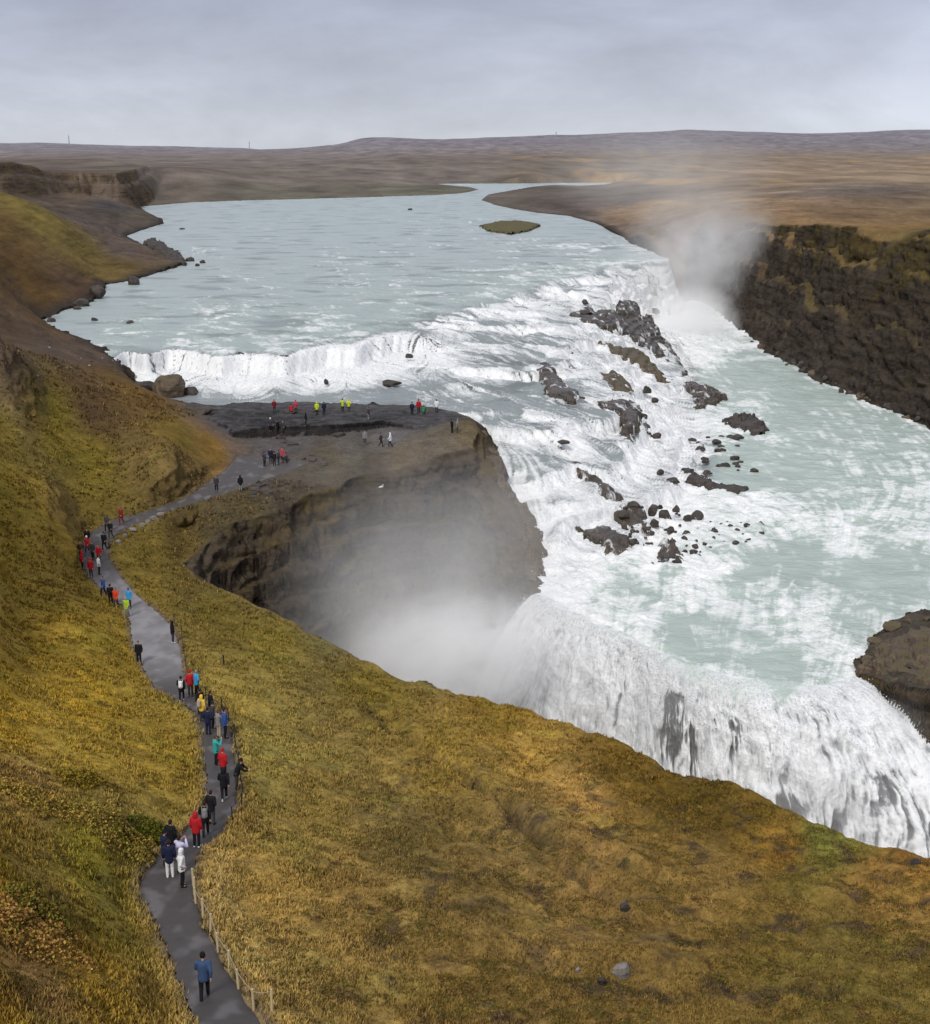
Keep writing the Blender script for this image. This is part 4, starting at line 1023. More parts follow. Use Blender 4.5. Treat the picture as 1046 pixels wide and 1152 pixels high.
for px, py, w, h, lb in [(320, 402, 10, 3, 'x'), (270, 399, 8, 3, 'x'), (367, 432, 5, 6, 'x'), (460, 402, 9, 4, 'x'), (440, 432, 20, 5, 'x')]:
    boulder(px, py, w, h, 'dark rock breaking through the curtain of the near white fall', 'rocks in the near fall')
r_ = random.Random(11)
BF = 'boulders in the lower rapids'
k = 0
poly = [(690, 572), (735, 566), (790, 585), (870, 590), (860, 606), (800, 622), (760, 638), (725, 640), (700, 612)]
while k < 90:
    px, py = r_.uniform(685, 872), r_.uniform(564, 642)
    if not inside(np.array([px]), np.array([py]), np.array(poly))[0]: continue
    w = r_.choice([2, 3, 3, 4, 4, 5, 6, 8, 10]) * (1.25 if px < 760 else .9)
    boulder(px, py, w, w * r_.uniform(.5, .75), 'dark boulder in the boulder field splitting the lower rapids', BF, seed=k + 50); k += 1
for px, py, w, h in [(783, 585, 14, 11), (712, 573, 16, 9), (733, 578, 13, 11), (747, 583, 15, 10), (773, 588, 11, 9), (760, 575, 8, 7)]:
    boulder(px, py, w, h, 'one of the largest rounded boulders topping the boulder field', BF)
k = 0
while k < 30:
    px, py = (r_.uniform(772, 832), r_.uniform(492, 508)) if k < 15 else (r_.uniform(790, 850), r_.uniform(515, 534))
    w = r_.choice([3, 4, 5, 6, 8])
    boulder(px, py, w * 1.3, w * .55, 'dark rock awash where the cascade fans into the gorge' if k < 15 else 'black rock scattered in the still green shallows', 'rocks awash at the cascade foot' if k < 15 else 'rocks in the green shallows', seed=k + 200); k += 1
for px, py, w, h in [(757, 543, 14, 6), (743, 533, 9, 5), (738, 492, 9, 6), (724, 470, 8, 6), (727, 441, 9, 7), (736, 452, 8, 5), (737, 352, 9, 6), (658, 341, 7, 5), (658, 353, 16, 4), (676, 361, 14, 5), (633, 499, 12, 5)]:
    boulder(px, py, w, h, 'dark crag breaking the white water on the steep side of the cascade', 'crags in the cascade')
for px, py, w, h in [(1003, 707, 22, 9), (1022, 700, 10, 5), (1040, 712, 12, 7), (985, 722, 16, 6), (1018, 722, 20, 8), (1042, 698, 8, 5), (1000, 735, 18, 7), (975, 744, 14, 6)]:
    boulder(px, py, w, h, 'brown rock heaped on the outcrop beside the lip of the lower fall', 'rocks on the right outcrop', mat=M_ROCKB)
for i in range(34):
    t = r_.random(); px = lerp(840, 1040, t); py = np.interp(px, [832, 870, 920, 980, 1046], [374, 402, 430, 455, 484]) - r_.uniform(-2, 9)
    w = r_.choice([3, 4, 5, 7, 9])
    boulder(px, py, w, w * .65, 'dark boulder at the foot of the long gorge cliff', 'boulders under the gorge cliff', seed=i + 300, mat=r_.choice([M_ROCK, M_ROCKB]))
for px, py, w, h, lb in [(150, 597, 8, 4, 'lowest pale stone edging the bend of the path'), (160, 592, 7, 4, 'second pale stone edging the path above the bend'), (168, 588, 7, 4, 'pale stone midway along the stone row by the path'), (174, 584, 9, 4, 'longest pale stone of the row by the path'), (141, 604, 6, 4, 'small stone at the inner bend of the path'), (133, 611, 6, 4, 'dark small stone by the waiting crowd'), (181, 580, 8, 4, 'uppermost pale stone of the row by the path')]:
    boulder(px, py, w, h, lb, 'stones edging the path', mat=M_STONE)
for px, py, w, h, lb in [(700, 1097, 20, 12, 'largest grey stone lying in the heath of the near slope'), (703, 1024, 12, 8, 'dark stone sunk in the turf below the gully'), (650, 1093, 6, 5, 'small pale stone on the heath left of the largest stone'), (676, 1108, 9, 8, 'dark stone just below the largest grey stone'), (1030, 972, 9, 6, 'small dark rock near the far brink of the slope')]:
    boulder(px, py, w, h, lb, None, mat=M_STONE if 'dark' not in lb else M_ROCK)
for i in range(26):
    px, py = r_.choice([(r_.uniform(250, 420), r_.uniform(490, 500)), (r_.uniform(300, 420), r_.uniform(505, 530)), (r_.uniform(240, 520), r_.uniform(458, 470)), (r_.uniform(285, 300), r_.uniform(543, 560))])
    boulder(px, py, r_.choice([5, 7, 10, 14]), r_.choice([2, 3, 4]), 'flat grey rock lying on the bare bedrock of the outlook', 'rocks on the outlook', seed=i + 400)
for i in range(22):
    px, py = r_.uniform(20, 130), r_.uniform(385, 430)
    boulder(px, py, r_.choice([2, 3, 4]), 2, 'small grey stone in the scree above the near fall', 'stones in the scree', seed=i + 500, mat=r_.choice([M_STONE, M_ROCKB]))

# ------------------------------------------------------------------ grass
def grass_material():
    m, nt, out = new_mat('grass_blades'); p = principled(nt, out, .85, .15)
    L(nt, attr(nt, 'Col'), p.inputs['Base Color'])
    return m
def build_grass():
    n = 360000
    g = np.random.default_rng(21)
    da, db = math.atan(36 / 25.), math.atan(36 / 178.)
    Y = 36 / np.tan(g.uniform(db, da, n)); X = g.uniform(-.44, .44, n) * Y
    z, wd, cd, pd, sd, go = land_raw(X, Y, True)
    e = .4
    zx = land_raw(X + e, Y); zy = land_raw(X, Y + e)
    nz = 1 / np.sqrt(1 + ((zx - z) / e) ** 2 + ((zy - z) / e) ** 2)
    col, rock = terrain_color(X, Y, z, nz, wd, cd, pd, sd, go)
    bare = (Y > 138) & (X > -36) & (Y > 150 - (X + 36) * .2)
    dens = sstep(-.55, .35, fbm(X / 2.4, Y / 2.4, 4, 501))
    ok = (pd > .0 + .12 * g.random(n)) & (cd > .2) & (sd > 1.5) & (wd > 2) & (nz > .5) & (rock < .4) & ~bare & (g.random(n) < .25 + .75 * dens) & ~((Y > 120) & (X > -10)) & ~((X > 24) & (Y > 88))
    i = np.nonzero(ok)[0]; X, Y, z, col, pd, dens = X[i], Y[i], z[i], col[i], pd[i], dens[i]
    edge = np.exp(-((pd - .5) / .6) ** 2) * (Y < 92)
    nb = 4
    m = len(X)
    sz = (.055 + .075 * dens + .06 * g.random(m)) * (1 + .35 * edge) * (1 + np.maximum(0, Y - 60) / 120)
    sz *= 1 - .35 * sstep(-8, 4, X) * sstep(80, 60, Y)
    tint = g.normal(1, .19, m).clip(.5, 1.7)[:, None]
    straw = (g.random(m) < .10 + .5 * edge * (X > -14))[:, None]
    dk = (g.random(m) < .14)[:, None]
    c = col * tint * 1.06
    c = np.where(straw, lerp(c, lin((176, 146, 78)), .55), c)
    c = np.where(dk, c * np.array([.5, .52, .6]), c)
    V = []; C = []
    for b in range(nb):
        a = g.uniform(0, 2 * math.pi, m); ln = g.uniform(.2, .9, m); w = sz * g.uniform(.2, .38, m)
        bx = X + g.normal(0, .35, m) * sz; by = Y + g.normal(0, .35, m) * sz
        ca, sa = np.cos(a), np.sin(a)
        p0 = np.c_[bx - sa * w, by + ca * w, z - .05]; p1 = np.c_[bx + sa * w, by - ca * w, z - .05]
        p2 = np.c_[bx + ca * ln * sz, by + sa * ln * sz, z + sz * g.uniform(.6, 1.15, m)]
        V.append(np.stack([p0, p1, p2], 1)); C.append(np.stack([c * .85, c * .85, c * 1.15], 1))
    V = np.concatenate(V).reshape(-1, 3); C = np.concatenate(C).reshape(-1, 3).clip(0, .9)
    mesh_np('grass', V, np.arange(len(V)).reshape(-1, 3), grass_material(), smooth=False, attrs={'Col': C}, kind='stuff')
build_grass()

def build_heath():
    """dark springy heath clumps scattered over the near slope"""
    n = 9000; g = np.random.default_rng(77)
    da, db = math.atan(36 / 30.), math.atan(36 / 105.)
    Y = 36 / np.tan(g.uniform(db, da, n)); X = g.uniform(-.40, .42, n) * Y
    z, wd, cd, pd, sd, go = land_raw(X, Y, True)
    m = fbm(X / 5.5, Y / 5.5, 4, 701) + .5 * fbm(X / 1.8, Y / 1.8, 2, 703) + .25 * sstep(-12, 0, X) * sstep(80, 60, Y)
    ok = (pd > .7) & (cd > .6) & (m > .20) & ~((X > 24) & (Y > 88))
    i = np.nonzero(ok)[0][:3600]; X, Y, z = X[i], Y[i], z[i]; m = len(i); k = 46
    R = g.uniform(.16, .48, (m, 1)); H = R * g.uniform(.35, .6, (m, 1))
    a = g.uniform(0, 2 * math.pi, (m, k)); r = np.sqrt(g.random((m, k))); 
    cx = X[:, None] + np.cos(a) * r * R; cyy = Y[:, None] + np.sin(a) * r * R
    cz = land_raw(cx.ravel(), cyy.ravel()).reshape(m, k) + H * np.sqrt(1 - (r * .97) ** 2) * g.uniform(.5, 1, (m, k))
    c = np.stack([cx, cyy, cz], -1).reshape(-1, 3)
    t = g.normal(size=(len(c), 3, 3)); t /= np.linalg.norm(t, axis=2)[..., None]
    V = (c[:, None] + t * g.uniform(.03, .07, (len(c), 1, 1))).reshape(-1, 3)
    pal = np.array([lin(q) for q in ((86, 74, 34), (98, 84, 36), (84, 62, 38), (112, 92, 40), (78, 78, 34))])
    col = np.repeat(pal[g.integers(0, 5, m)], k, 0) * (g.normal(1, .22, (m * k, 1)).clip(.5, 1.6) * 1.25)
    mesh_np('heath', V, np.arange(len(V)).reshape(-1, 3), M_HEATH, smooth=False, attrs={'Col': np.repeat(col, 3, 0).clip(0, .9)}, kind='stuff')
M_HEATH = grass_material(); M_HEATH.name = 'heath_leaves'
build_heath()

# ------------------------------------------------------------------ low shrubs
M_TWIG = simple_mat('twig_bark', (70, 52, 40))
def shrub(px, py, w, h, c1, label, seed, n=1500, lean=0.):
    p = first_hit(px, py); s = np.linalg.norm(p) / F
    R, H = w * s / 2, h * s
    g = np.random.default_rng(seed)
    a = g.uniform(0, 2 * math.pi, n); r = np.sqrt(g.random(n)); hh = g.random(n) ** .7
    lump = 1 + .35 * np.sin(a * 3 + seed) * np.cos(a * 2)
    x = np.cos(a) * r * R * lump; y = np.sin(a) * r * R * lump
    gz = land(p[0] + x, p[1] + y) - p[2]
    zt = gz + H * np.sqrt(np.maximum(0, 1 - (r * .95) ** 2)) * (.35 + .65 * hh) * (.8 + .4 * fbm(x / (.3 * R) + seed, y / (.3 * R), 3, seed))
    q = g.normal(size=(n, 3)); q /= np.linalg.norm(q, axis=1)[:, None]; q2 = np.cross(q, g.normal(size=(n, 3))); q2 /= np.linalg.norm(q2, axis=1)[:, None]
    L_ = g.uniform(.035, .075, n)[:, None]
    c = np.c_[x, y, zt]
    V = np.stack([c - q * L_, c + q2 * L_ * .7, c + q * L_, c - q2 * L_ * .7], 1).reshape(-1, 3)
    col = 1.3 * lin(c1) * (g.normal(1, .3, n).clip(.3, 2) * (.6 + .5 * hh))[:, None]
    col = np.where((g.random(n) < .25)[:, None], col * np.array([.8, 1.15, .7]), col)
    root = tag(bpy.data.objects.new('shrub', None), label, 'shrub', 'low shrubs on the left slope'); COL.objects.link(root); root.location = p
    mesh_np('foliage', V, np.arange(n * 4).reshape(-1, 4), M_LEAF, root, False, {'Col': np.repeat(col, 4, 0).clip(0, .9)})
    tw = []; fc = []
    for k in range(14):
        aa = g.uniform(0, 2 * math.pi); rr = g.uniform(.2, .8) * R; t = np.array([math.cos(aa) * rr, math.sin(aa) * rr, H * .75]); w_ = .02
        for dx in (0, 1):
            o = np.array([w_, 0, 0]) if dx else np.array([0, w_, 0]); b = len(tw)
            tw += [-o, o, t + o * .3, t - o * .3]; fc.append([b, b + 1, b + 2, b + 3])
    mesh_np('stems', np.array(tw), np.array(fc), M_TWIG, root, False)
M_LEAF = grass_material(); M_LEAF.name = 'shrub_leaves'
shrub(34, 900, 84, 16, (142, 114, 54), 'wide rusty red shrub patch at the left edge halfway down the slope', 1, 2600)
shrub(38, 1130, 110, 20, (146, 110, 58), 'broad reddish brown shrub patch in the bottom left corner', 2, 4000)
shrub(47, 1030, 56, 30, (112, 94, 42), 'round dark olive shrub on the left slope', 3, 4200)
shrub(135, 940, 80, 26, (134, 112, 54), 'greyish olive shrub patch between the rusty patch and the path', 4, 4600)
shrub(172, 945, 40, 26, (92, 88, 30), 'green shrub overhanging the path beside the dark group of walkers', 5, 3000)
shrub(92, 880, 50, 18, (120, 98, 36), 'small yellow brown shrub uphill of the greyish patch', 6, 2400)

# ------------------------------------------------------------------ small far things
def tube(bm, a, b, r0, r1=None, n=6):
    a, b = Vector(a), Vector(b); d = (b - a).normalized(); u = d.orthogonal().normalized(); v = d.cross(u); r1 = r0 if r1 is None else r1
    A = [bm.verts.new(a + (u * math.cos(t) + v * math.sin(t)) * r0) for t in [2 * math.pi * i / n for i in range(n)]]
    B = [bm.verts.new(b + (u * math.cos(t) + v * math.sin(t)) * r1) for t in [2 * math.pi * i / n for i in range(n)]]
    for i in range(n): bm.faces.new((A[i], A[(i + 1) % n], B[(i + 1) % n], B[i]))
    bm.faces.new(A[::-1]); bm.faces.new(B)

def bm_obj(name, bm, mat, parent=None, smooth=False):
    me = bpy.data.meshes.new(name); bmesh.ops.recalc_face_normals(bm, faces=bm.faces[:]); bm.to_mesh(me); bm.free(); me.materials.append(mat)
    for p in me.polygons: p.use_smooth = smooth
    o = bpy.data.objects.new(name, me); COL.objects.link(o)
    if parent: o.parent = parent
    return o

def empty(name, loc, rz=0):
    o = bpy.data.objects.new(name, None); COL.objects.link(o); o.location = loc; o.rotation_euler = (0, 0, rz); return o

M_STEEL = simple_mat('grey_steel', (120, 118, 128), .6)
for px, py, Y, hpx, lb in [(78, 163, 5200, 11, 'thin lattice mast on the left horizon hill'), (281, 168, 5600, 9, 'thin lattice mast on the far flat horizon'), (625, 153.5, 4900, 6, 'short thin mast on the middle horizon hill')]:
    d = ray(px, py); p = d * (Y / d[1]); H = hpx * Y / F
    r0 = empty('radio_mast', (p[0], p[1], p[2] - 3)); tag(r0, lb, 'mast')
    bm = bmesh.new()
    for sx, sy in ((-1, -1), (1, -1), (1, 1), (-1, 1)): tube(bm, (sx * 1.6, sy * 1.6, 0), (sx * .5, sy * .5, H), .35, .3, 4)
    for q in range(8):
        z0 = H * q / 8; w0 = 1.6 - 1.1 * q / 8; w1 = 1.6 - 1.1 * (q + 1) / 8; z1 = H * (q + 1) / 8
        tube(bm, (-w0, -w0, z0), (w1, -w1, z1), .2, .2, 3); tube(bm, (w0, w0, z0), (-w1, w1, z1), .2, .2, 3)
    bm_obj('tower', bm, M_STEEL, r0)
    bm = bmesh.new(); tube(bm, (-4.5, 0, H * .86), (4.5, 0, H * .86), .35, .35, 4); tube(bm, (0, 0, H), (0, 0, H * 1.12), .3, .15, 4); bm_obj('crossarm', bm, M_STEEL, r0)

# gull over the canyon
M_GULL = simple_mat('gull_feathers', (232, 232, 232), .7, .05)
def gull(px, py, Y):
    d = ray(px, py); p = d * (Y / d[1])
    V, Fq = ICO[3]; V = V.copy()
    t = V[:, 1]; V[:, 0] *= .11 * (1 - .35 * t ** 2); V[:, 2] *= .10 * (1 - .3 * t ** 2); V[:, 1] *= .30
    bd = mesh_np('gull', V, Fq, M_GULL); bd.location = p; bd.rotation_euler = (.1, -.5, -1.0)
    tag(bd, 'white gull gliding over the misty canyon below the outlook', 'bird')
    for s in (-1, 1):
        W = np.array([(s * .06, .12, .05), (s * .35, .16, .16), (s * .75, -.04, .10), (s * .38, 0.0, .14), (s * .06, -.10, .04)])
        V = np.r_[W + (0, 0, .012), W - (0, 0, .012)]
        bm = bmesh.new(); vs = [bm.verts.new(v) for v in V]
        for f in ((0, 1, 3, 4), (1, 2, 3), (5, 6, 8, 9), (6, 7, 8)): bm.faces.new([vs[i] for i in f])
        for a, b in ((0, 1), (1, 2), (2, 3), (3, 4), (4, 0)): bm.faces.new((vs[a], vs[b], vs[b + 5], vs[a + 5]))
        bm_obj('wing', bm, M_GULL, bd)
    bm = bmesh.new(); vs = [bm.verts.new(v) for v in ((-.04, -.24, 0), (.04, -.24, 0), (.09, -.44, 0), (-.09, -.44, 0), (-.04, -.24, .02), (.04, -.24, .02), (.09, -.44, .012), (-.09, -.44, .012))]
    for f in ((0, 1, 2, 3), (4, 5, 6, 7), (0, 1, 5, 4), (1, 2, 6, 5), (2, 3, 7, 6), (3, 0, 4, 7)): bm.faces.new([vs[i] for i in f])
    bm_obj('tail', bm, M_GULL, bd)
gull(429.5, 547.5, 134)

# ------------------------------------------------------------------ rope fence along the path
M_POST = simple_mat('weathered_wood', (196, 180, 146), .85, .2, 12)
M_POSTD = simple_mat('dark_iron', (48, 44, 42), .7, .2)
M_ROPE = simple_mat('grey_rope', (170, 158, 134), .9, .2, 40)
def fence(spec, label, pm, rm, hgt, rad, nrope, lean=.0):
    P = [first_hit(px, py) for px, py in spec]
    root = empty('rope_fence', P[0]); tag(root, label, 'fence')
    tops = []
    r = random.Random(3)
    for p in P:
        q = Vector(p) - Vector(P[0]); lx, ly = r.uniform(-.06, .08) + lean, r.uniform(-.05, .05); h = hgt * r.uniform(.92, 1.06)
        bm = bmesh.new(); tube(bm, (0, 0, -.2), (lx, ly, h), rad, rad * .85, 7)
        o = bm_obj('post', bm, pm, root); o.location = q
        tops.append([q + Vector((lx * f, ly * f, h * f)) for f in (.9, .5)])
    bm = bmesh.new()
    for i in range(len(P) - 1):
        for k in range(nrope):
            a, b = tops[i][k], tops[i + 1][k]; pv = a
            for j in range(1, 6):
                t = j / 5; c = a.lerp(b, t) - Vector((0, 0, .25 * t * (1 - t))); tube(bm, pv, c, .014, .014, 4); pv = c
    bm_obj('rope', bm, rm, root)
fence([(218, 998), (219, 1008), (221, 1018), (229, 1032), (237, 1052), (246, 1072), (258, 1092), (269, 1114), (286, 1137), (307, 1158)], 'pale wooden post fence along the right edge of the lower path', M_POST, M_ROPE, .8, .05, 1)
fence([(262, 925), (272, 908), (274, 894), (271, 880), (268, 862), (266, 845), (264, 830), (258, 812), (250, 798), (232, 788), (214, 772), (209, 752), (206, 735), (205, 715), (196, 702)], 'dark iron rail fence along the right edge of the upper path', M_POSTD, M_POSTD, .85, .035, 2)
bm = bmesh.new(); tube(bm, (0, 0, -.2), (0, 0, .75), .07, .06, 7); tube(bm, (0, 0, .75), (0, 0, .8), .085, .085, 7)
mk = bm_obj('marker_post', bm, M_POSTD); mk.location = first_hit(252, 749); tag(mk, 'short dark post standing alone in the grass of the near slope', 'post')
# ------------------------------------------------------------------ people
def blob_mesh(name, caps, voxel, smooth_it=4, dec=None):
    """one continuous surface out of overlapping tapered limbs: (a, b, ra, rb, flatten) joined by voxel remeshing"""
    bm = bmesh.new()
    for c in caps:
        a, b, ra, rb = Vector(c[0]), Vector(c[1]), c[2], c[3]; wide = c[4] if len(c) > 4 else 1.0
        d = b - a; ln = d.length
        q = d.to_track_quat('Z', 'X') if ln > 1e-5 else Vector((0, 0, 1)).to_track_quat('Z', 'X')
        nseg, rings = 12, []
        prof = [(-ra * math.cos(t), ra * math.sin(t)) for t in (0.25, .7, 1.15, 1.5708)] + [(ln + rb * math.cos(t), rb * math.sin(t)) for t in (1.5708, 1.15, .7, .25)]
        X = Vector((1, 0, 0))
        for z, r in prof:
            ring = []
            for i in range(nseg):
                t = 2 * math.pi * i / nseg
                v = q @ Vector((r * math.cos(t), r * math.sin(t), z)) + a
                v.x = (v.x - (a.x + (b.x - a.x) * min(1, max(0, z / max(ln, 1e-5))))) * wide + (a.x + (b.x - a.x) * min(1, max(0, z / max(ln, 1e-5))))
                ring.append(bm.verts.new(v))
            rings.append(ring)
        for r0, r1 in zip(rings, rings[1:]):
            for i in range(nseg): bm.faces.new((r0[i], r0[(i + 1) % nseg], r1[(i + 1) % nseg], r1[i]))
        bm.faces.new(rings[0][::-1]); bm.faces.new(rings[-1])
    me = bpy.data.meshes.new(name + '_src'); bmesh.ops.recalc_face_normals(bm, faces=bm.faces[:]); bm.to_mesh(me); bm.free()
    o = bpy.data.objects.new(name + '_src', me); COL.objects.link(o)
    m = o.modifiers.new('r', 'REMESH'); m.mode = 'VOXEL'; m.voxel_size = voxel
    if smooth_it: s = o.modifiers.new('s', 'SMOOTH'); s.iterations = smooth_it; s.factor = .5
    if dec: d_ = o.modifiers.new('d', 'DECIMATE'); d_.ratio = dec
    dg = bpy.context.evaluated_depsgraph_get(); dg.update()
    out = bpy.data.meshes.new_from_object(o.evaluated_get(dg)); out.name = name
    for p in out.polygons: p.use_smooth = True
    bpy.data.objects.remove(o); bpy.data.meshes.remove(me)
    return out

def hand_caps(w, f, side):
    """palm, four fingers and thumb from wrist w pointing along f, slightly curled"""
    w = Vector(w); f = Vector(f).normalized(); s = Vector((0, 1, 0)) if abs(f.z) > .7 else Vector((0, 0, 1)); s = (s - f * s.dot(f)).normalized()
    palm = f.cross(s) * side
    c = [(w, w + f * .07, .026, .034)]
    for k, ln in enumerate((.060, .072, .068, .052)):
        r = w + f * .085 + s * (.030 - .020 * k)
        m_ = r + f * ln * .6 - palm * .008; t = m_ + f * ln * .45 - palm * .022
        c += [(r, m_, .0105, .0098), (m_, t, .0098, .009)]
    th = w + f * .03 + s * .034
    c += [(th, th + f * .035 + s * .022 - palm * .012, .013, .011), (th + f * .035 + s * .022 - palm * .012, th + f * .062 + s * .020 - palm * .025, .011, .0095)]
    return c

def pose_points(p):
    hip, knee, ank, sh, el, wr = {}, {}, {}, {}, {}, {}
    for s in (-1, 1):
        hip[s] = Vector((s * .095, 0, .92)); knee[s] = Vector((s * .105, .02, .50)); ank[s] = Vector((s * .11, -.02, .09))
        sh[s] = Vector((s * .19, 0, 1.43)); el[s] = Vector((s * .255, -.03, 1.15)); wr[s] = Vector((s * .25, .07, .91))
    if p == 'walk':
        knee[1] = Vector((.10, .17, .53)); ank[1] = Vector((.10, .22, .10)); knee[-1] = Vector((-.10, -.03, .50)); ank[-1] = Vector((-.10, -.28, .15))
        el[1] = Vector((.25, -.15, 1.17)); wr[1] = Vector((.25, -.16, .93)); el[-1] = Vector((-.25, .10, 1.17)); wr[-1] = Vector((-.23, .27, 1.02))
    if p == 'photo':
        for s in (-1, 1): el[s] = Vector((s * .28, .17, 1.27)); wr[s] = Vector((s * .085, .33, 1.50))
    if p == 'pockets':
        for s in (-1, 1): el[s] = Vector((s * .30, -.10, 1.17)); wr[s] = Vector((s * .19, .10, 1.00))
    if p == 'lean':
        for s in (-1, 1): sh[s] = Vector((s * .19, .22, 1.36)); el[s] = Vector((s * .24, .42, 1.13)); wr[s] = Vector((s * .12, .62, 1.06))
    if p == 'crouch':
        for s in (-1, 1):
            hip[s] = Vector((s * .10, -.18, .36)); knee[s] = Vector((s * .16, .22, .48)); ank[s] = Vector((s * .13, -.04, .09))
            sh[s] = Vector((s * .19, .05, .86)); el[s] = Vector((s * .26, .20, .66)); wr[s] = Vector((s * .10, .38, .72))
    return hip, knee, ank, sh, el, wr

POSES = {}
def make_pose(p):
    hip, knee, ank, sh, el, wr = pose_points(p)
    hc = (hip[-1] + hip[1]) / 2; sc_ = (sh[-1] + sh[1]) / 2
    up = (sc_ - hc).normalized()
    pel = hc + Vector((0, 0, .03)); chest = sc_ - up * .08; neck = sc_ + up * .06 + Vector((0, .01, 0)); head = neck + Vector((0, .025, .15))
    body = [(pel, pel.lerp(chest, .5), .12, .115, 1.3), (pel.lerp(chest, .5), chest, .115, .125, 1.35), (chest, neck, .09, .05), (neck, head, .05, .055),
            (head, head + Vector((0, .0, .055)), .078, .088), (head + Vector((0, -.02, .05)), head + Vector((0, -.015, .07)), .09, .085), (head + Vector((0, .05, -.055)), head + Vector((0, .03, -.01)), .036, .055),
            (head + Vector((0, .088, .035)), head + Vector((0, .108, .0)), .010, .016)]
    for s in (-1, 1):
        body += [(head + Vector((s * .085, -.005, .0)), head + Vector((s * .09, -.012, .035)), .014, .018)]
        body += [(sc_ - up * .03, sh[s], .07, .066), (sh[s], el[s], .056, .043), (el[s], wr[s], .043, .028), (hip[s], knee[s], .088, .058), (knee[s], ank[s], .056, .038), (ank[s], ank[s] + Vector((0, .13, -.045)), .04, .035)]
        body += hand_caps(wr[s], wr[s] - el[s], s)
    b = blob_mesh('body', body, .0105, 2, .35)
    hem = hc - Vector((0, 0, .10)) if p != 'crouch' else hc + Vector((0, 0, .02))
    jk = [(hem, hc.lerp(chest, .4), .165, .155, 1.22), (hc.lerp(chest, .4), chest, .155, .16, 1.3), (chest, neck - Vector((0, .01, .03)), .12, .075)]
    for s in (-1, 1): jk += [(sc_ - up * .05, sh[s], .10, .092), (sh[s], el[s], .086, .070), (el[s], el[s].lerp(wr[s], .93), .070, .050)]
    j = blob_mesh('jacket', jk, .022, 3, .5)
    tr = [(hc - Vector((0, 0, .03)), hc + Vector((0, 0, .06)), .13, .12, 1.3)]
    for s in (-1, 1): tr += [(hip[s], knee[s], .105, .078), (knee[s], ank[s], .078, .062)]
    t = blob_mesh('trousers', tr, .02, 3, .5)
    sh_ = []
    for s in (-1, 1):
        a = ank[s]; sh_ += [(a + Vector((0, -.03, -.04)), a + Vector((s * .015, .15, -.055)), .05, .042), (a + Vector((0, 0, .03)), a + Vector((0, -.01, -.03)), .05, .05)]
    so_ = [blob_mesh('shoe', sh_[:2], .016, 2, .6), blob_mesh('shoe', sh_[2:], .016, 2, .6)]
    h = head
    hair = blob_mesh('hair', [(h + Vector((0, -.022, .045)), h + Vector((0, -.012, .075)), .096, .092), (h + Vector((0, -.06, -.02)), h + Vector((0, -.05, .05)), .055, .075)], .014, 2, .6)
    long_ = blob_mesh('hair', [(h + Vector((0, -.022, .045)), h + Vector((0, -.012, .075)), .098, .094), (h + Vector((0, -.075, -.16)), h + Vector((0, -.05, .05)), .06, .085, 1.3)], .014, 2, .6)
    hat = blob_mesh('hat', [(h + Vector((0, -.012, .07)), h + Vector((0, -.012, .115)), .102, .085), (h + Vector((0, -.01, .05)), h + Vector((0, -.01, .065)), .104, .106)], .014, 2, .6)
    hood = blob_mesh('hood', [(h + Vector((0, -.035, .03)), h + Vector((0, -.025, .075)), .118, .108), (h + Vector((0, -.045, -.10)), h + Vector((0, -.05, .0)), .10, .10, 1.15), (h + Vector((0, .04, .105)), h + Vector((0, -.02, .11)), .05, .075, 1.4)], .016, 2, .6)
    bp_c = chest - up * .06 + Vector((0, -.24, 0))
    pack = blob_mesh('backpack', [(bp_c - up * .16, bp_c + up * .15, .12, .11, 1.25), (bp_c - up * .12 + Vector((0, -.08, 0)), bp_c + Vector((0, -.07, 0)), .075, .07, 1.2)] +
                     [(Vector((s * .12, -.17, 0)) + sc_ - up * .02, Vector((s * .13, .02, 0)) + sc_ + up * .085, .022, .022) for s in (-1, 1)] + [(Vector((s * .13, .02, 0)) + sc_ + up * .085, Vector((s * .135, .17, 0)) + sc_ - up * .12, .022, .02) for s in (-1, 1)], .018, 2, .6)
    eyes = bmesh.new()
    for s in (-1, 1): bmesh.ops.create_icosphere(eyes, subdivisions=1, radius=.013, matrix=Matrix.Translation(h + Vector((s * .033, .083, .035))))
    for s in (-1, 0, 1): bmesh.ops.create_icosphere(eyes, subdivisions=1, radius=.008, matrix=Matrix.Translation(h + Vector((s * .015, .088, -.035))))
    em = bpy.data.meshes.new('eyes'); eyes.to_mesh(em); eyes.free()
    cam_c = (wr[-1] + wr[1]) / 2 + Vector((0, .07, .03))
    POSES[p] = dict(body=b, jacket=j, trousers=t, shoes=so_, hair=hair, long_hair=long_, hat=hat, hood=hood, backpack=pack, eyes=em, cam=cam_c)
for p in ('stand', 'walk', 'photo', 'pockets', 'lean', 'crouch'): make_pose(p)

CLOTH = {k: simple_mat('cloth_' + k, v, .85, .18, 18, .15) for k, v in dict(black=(30, 30, 34), navy=(34, 40, 66), blue=(52, 84, 150), steel=(62, 82, 118), sky=(60, 150, 205), teal=(60, 160, 158), red=(176, 36, 44), crimson=(120, 36, 42), orange=(206, 70, 42), lime=(160, 190, 56), neon=(194, 208, 60),
    yellow=(228, 190, 70), white=(226, 226, 228), lilac=(190, 190, 220), grey=(128, 128, 130), charcoal=(62, 62, 66), brown=(84, 66, 54), pink=(176, 66, 88), green=(50, 120, 70), beige=(170, 156, 136)).items()}
M_SKIN = simple_mat('skin', (196, 148, 122), .6, .06); M_HAIR = {k: simple_mat('hair_' + k, v, .7, .15, 40) for k, v in dict(dark=(38, 30, 26), brown=(82, 58, 40), fair=(168, 136, 92), grey=(140, 136, 132)).items()}
M_EYE = simple_mat('eye_dark', (46, 34, 32), .4, .05)

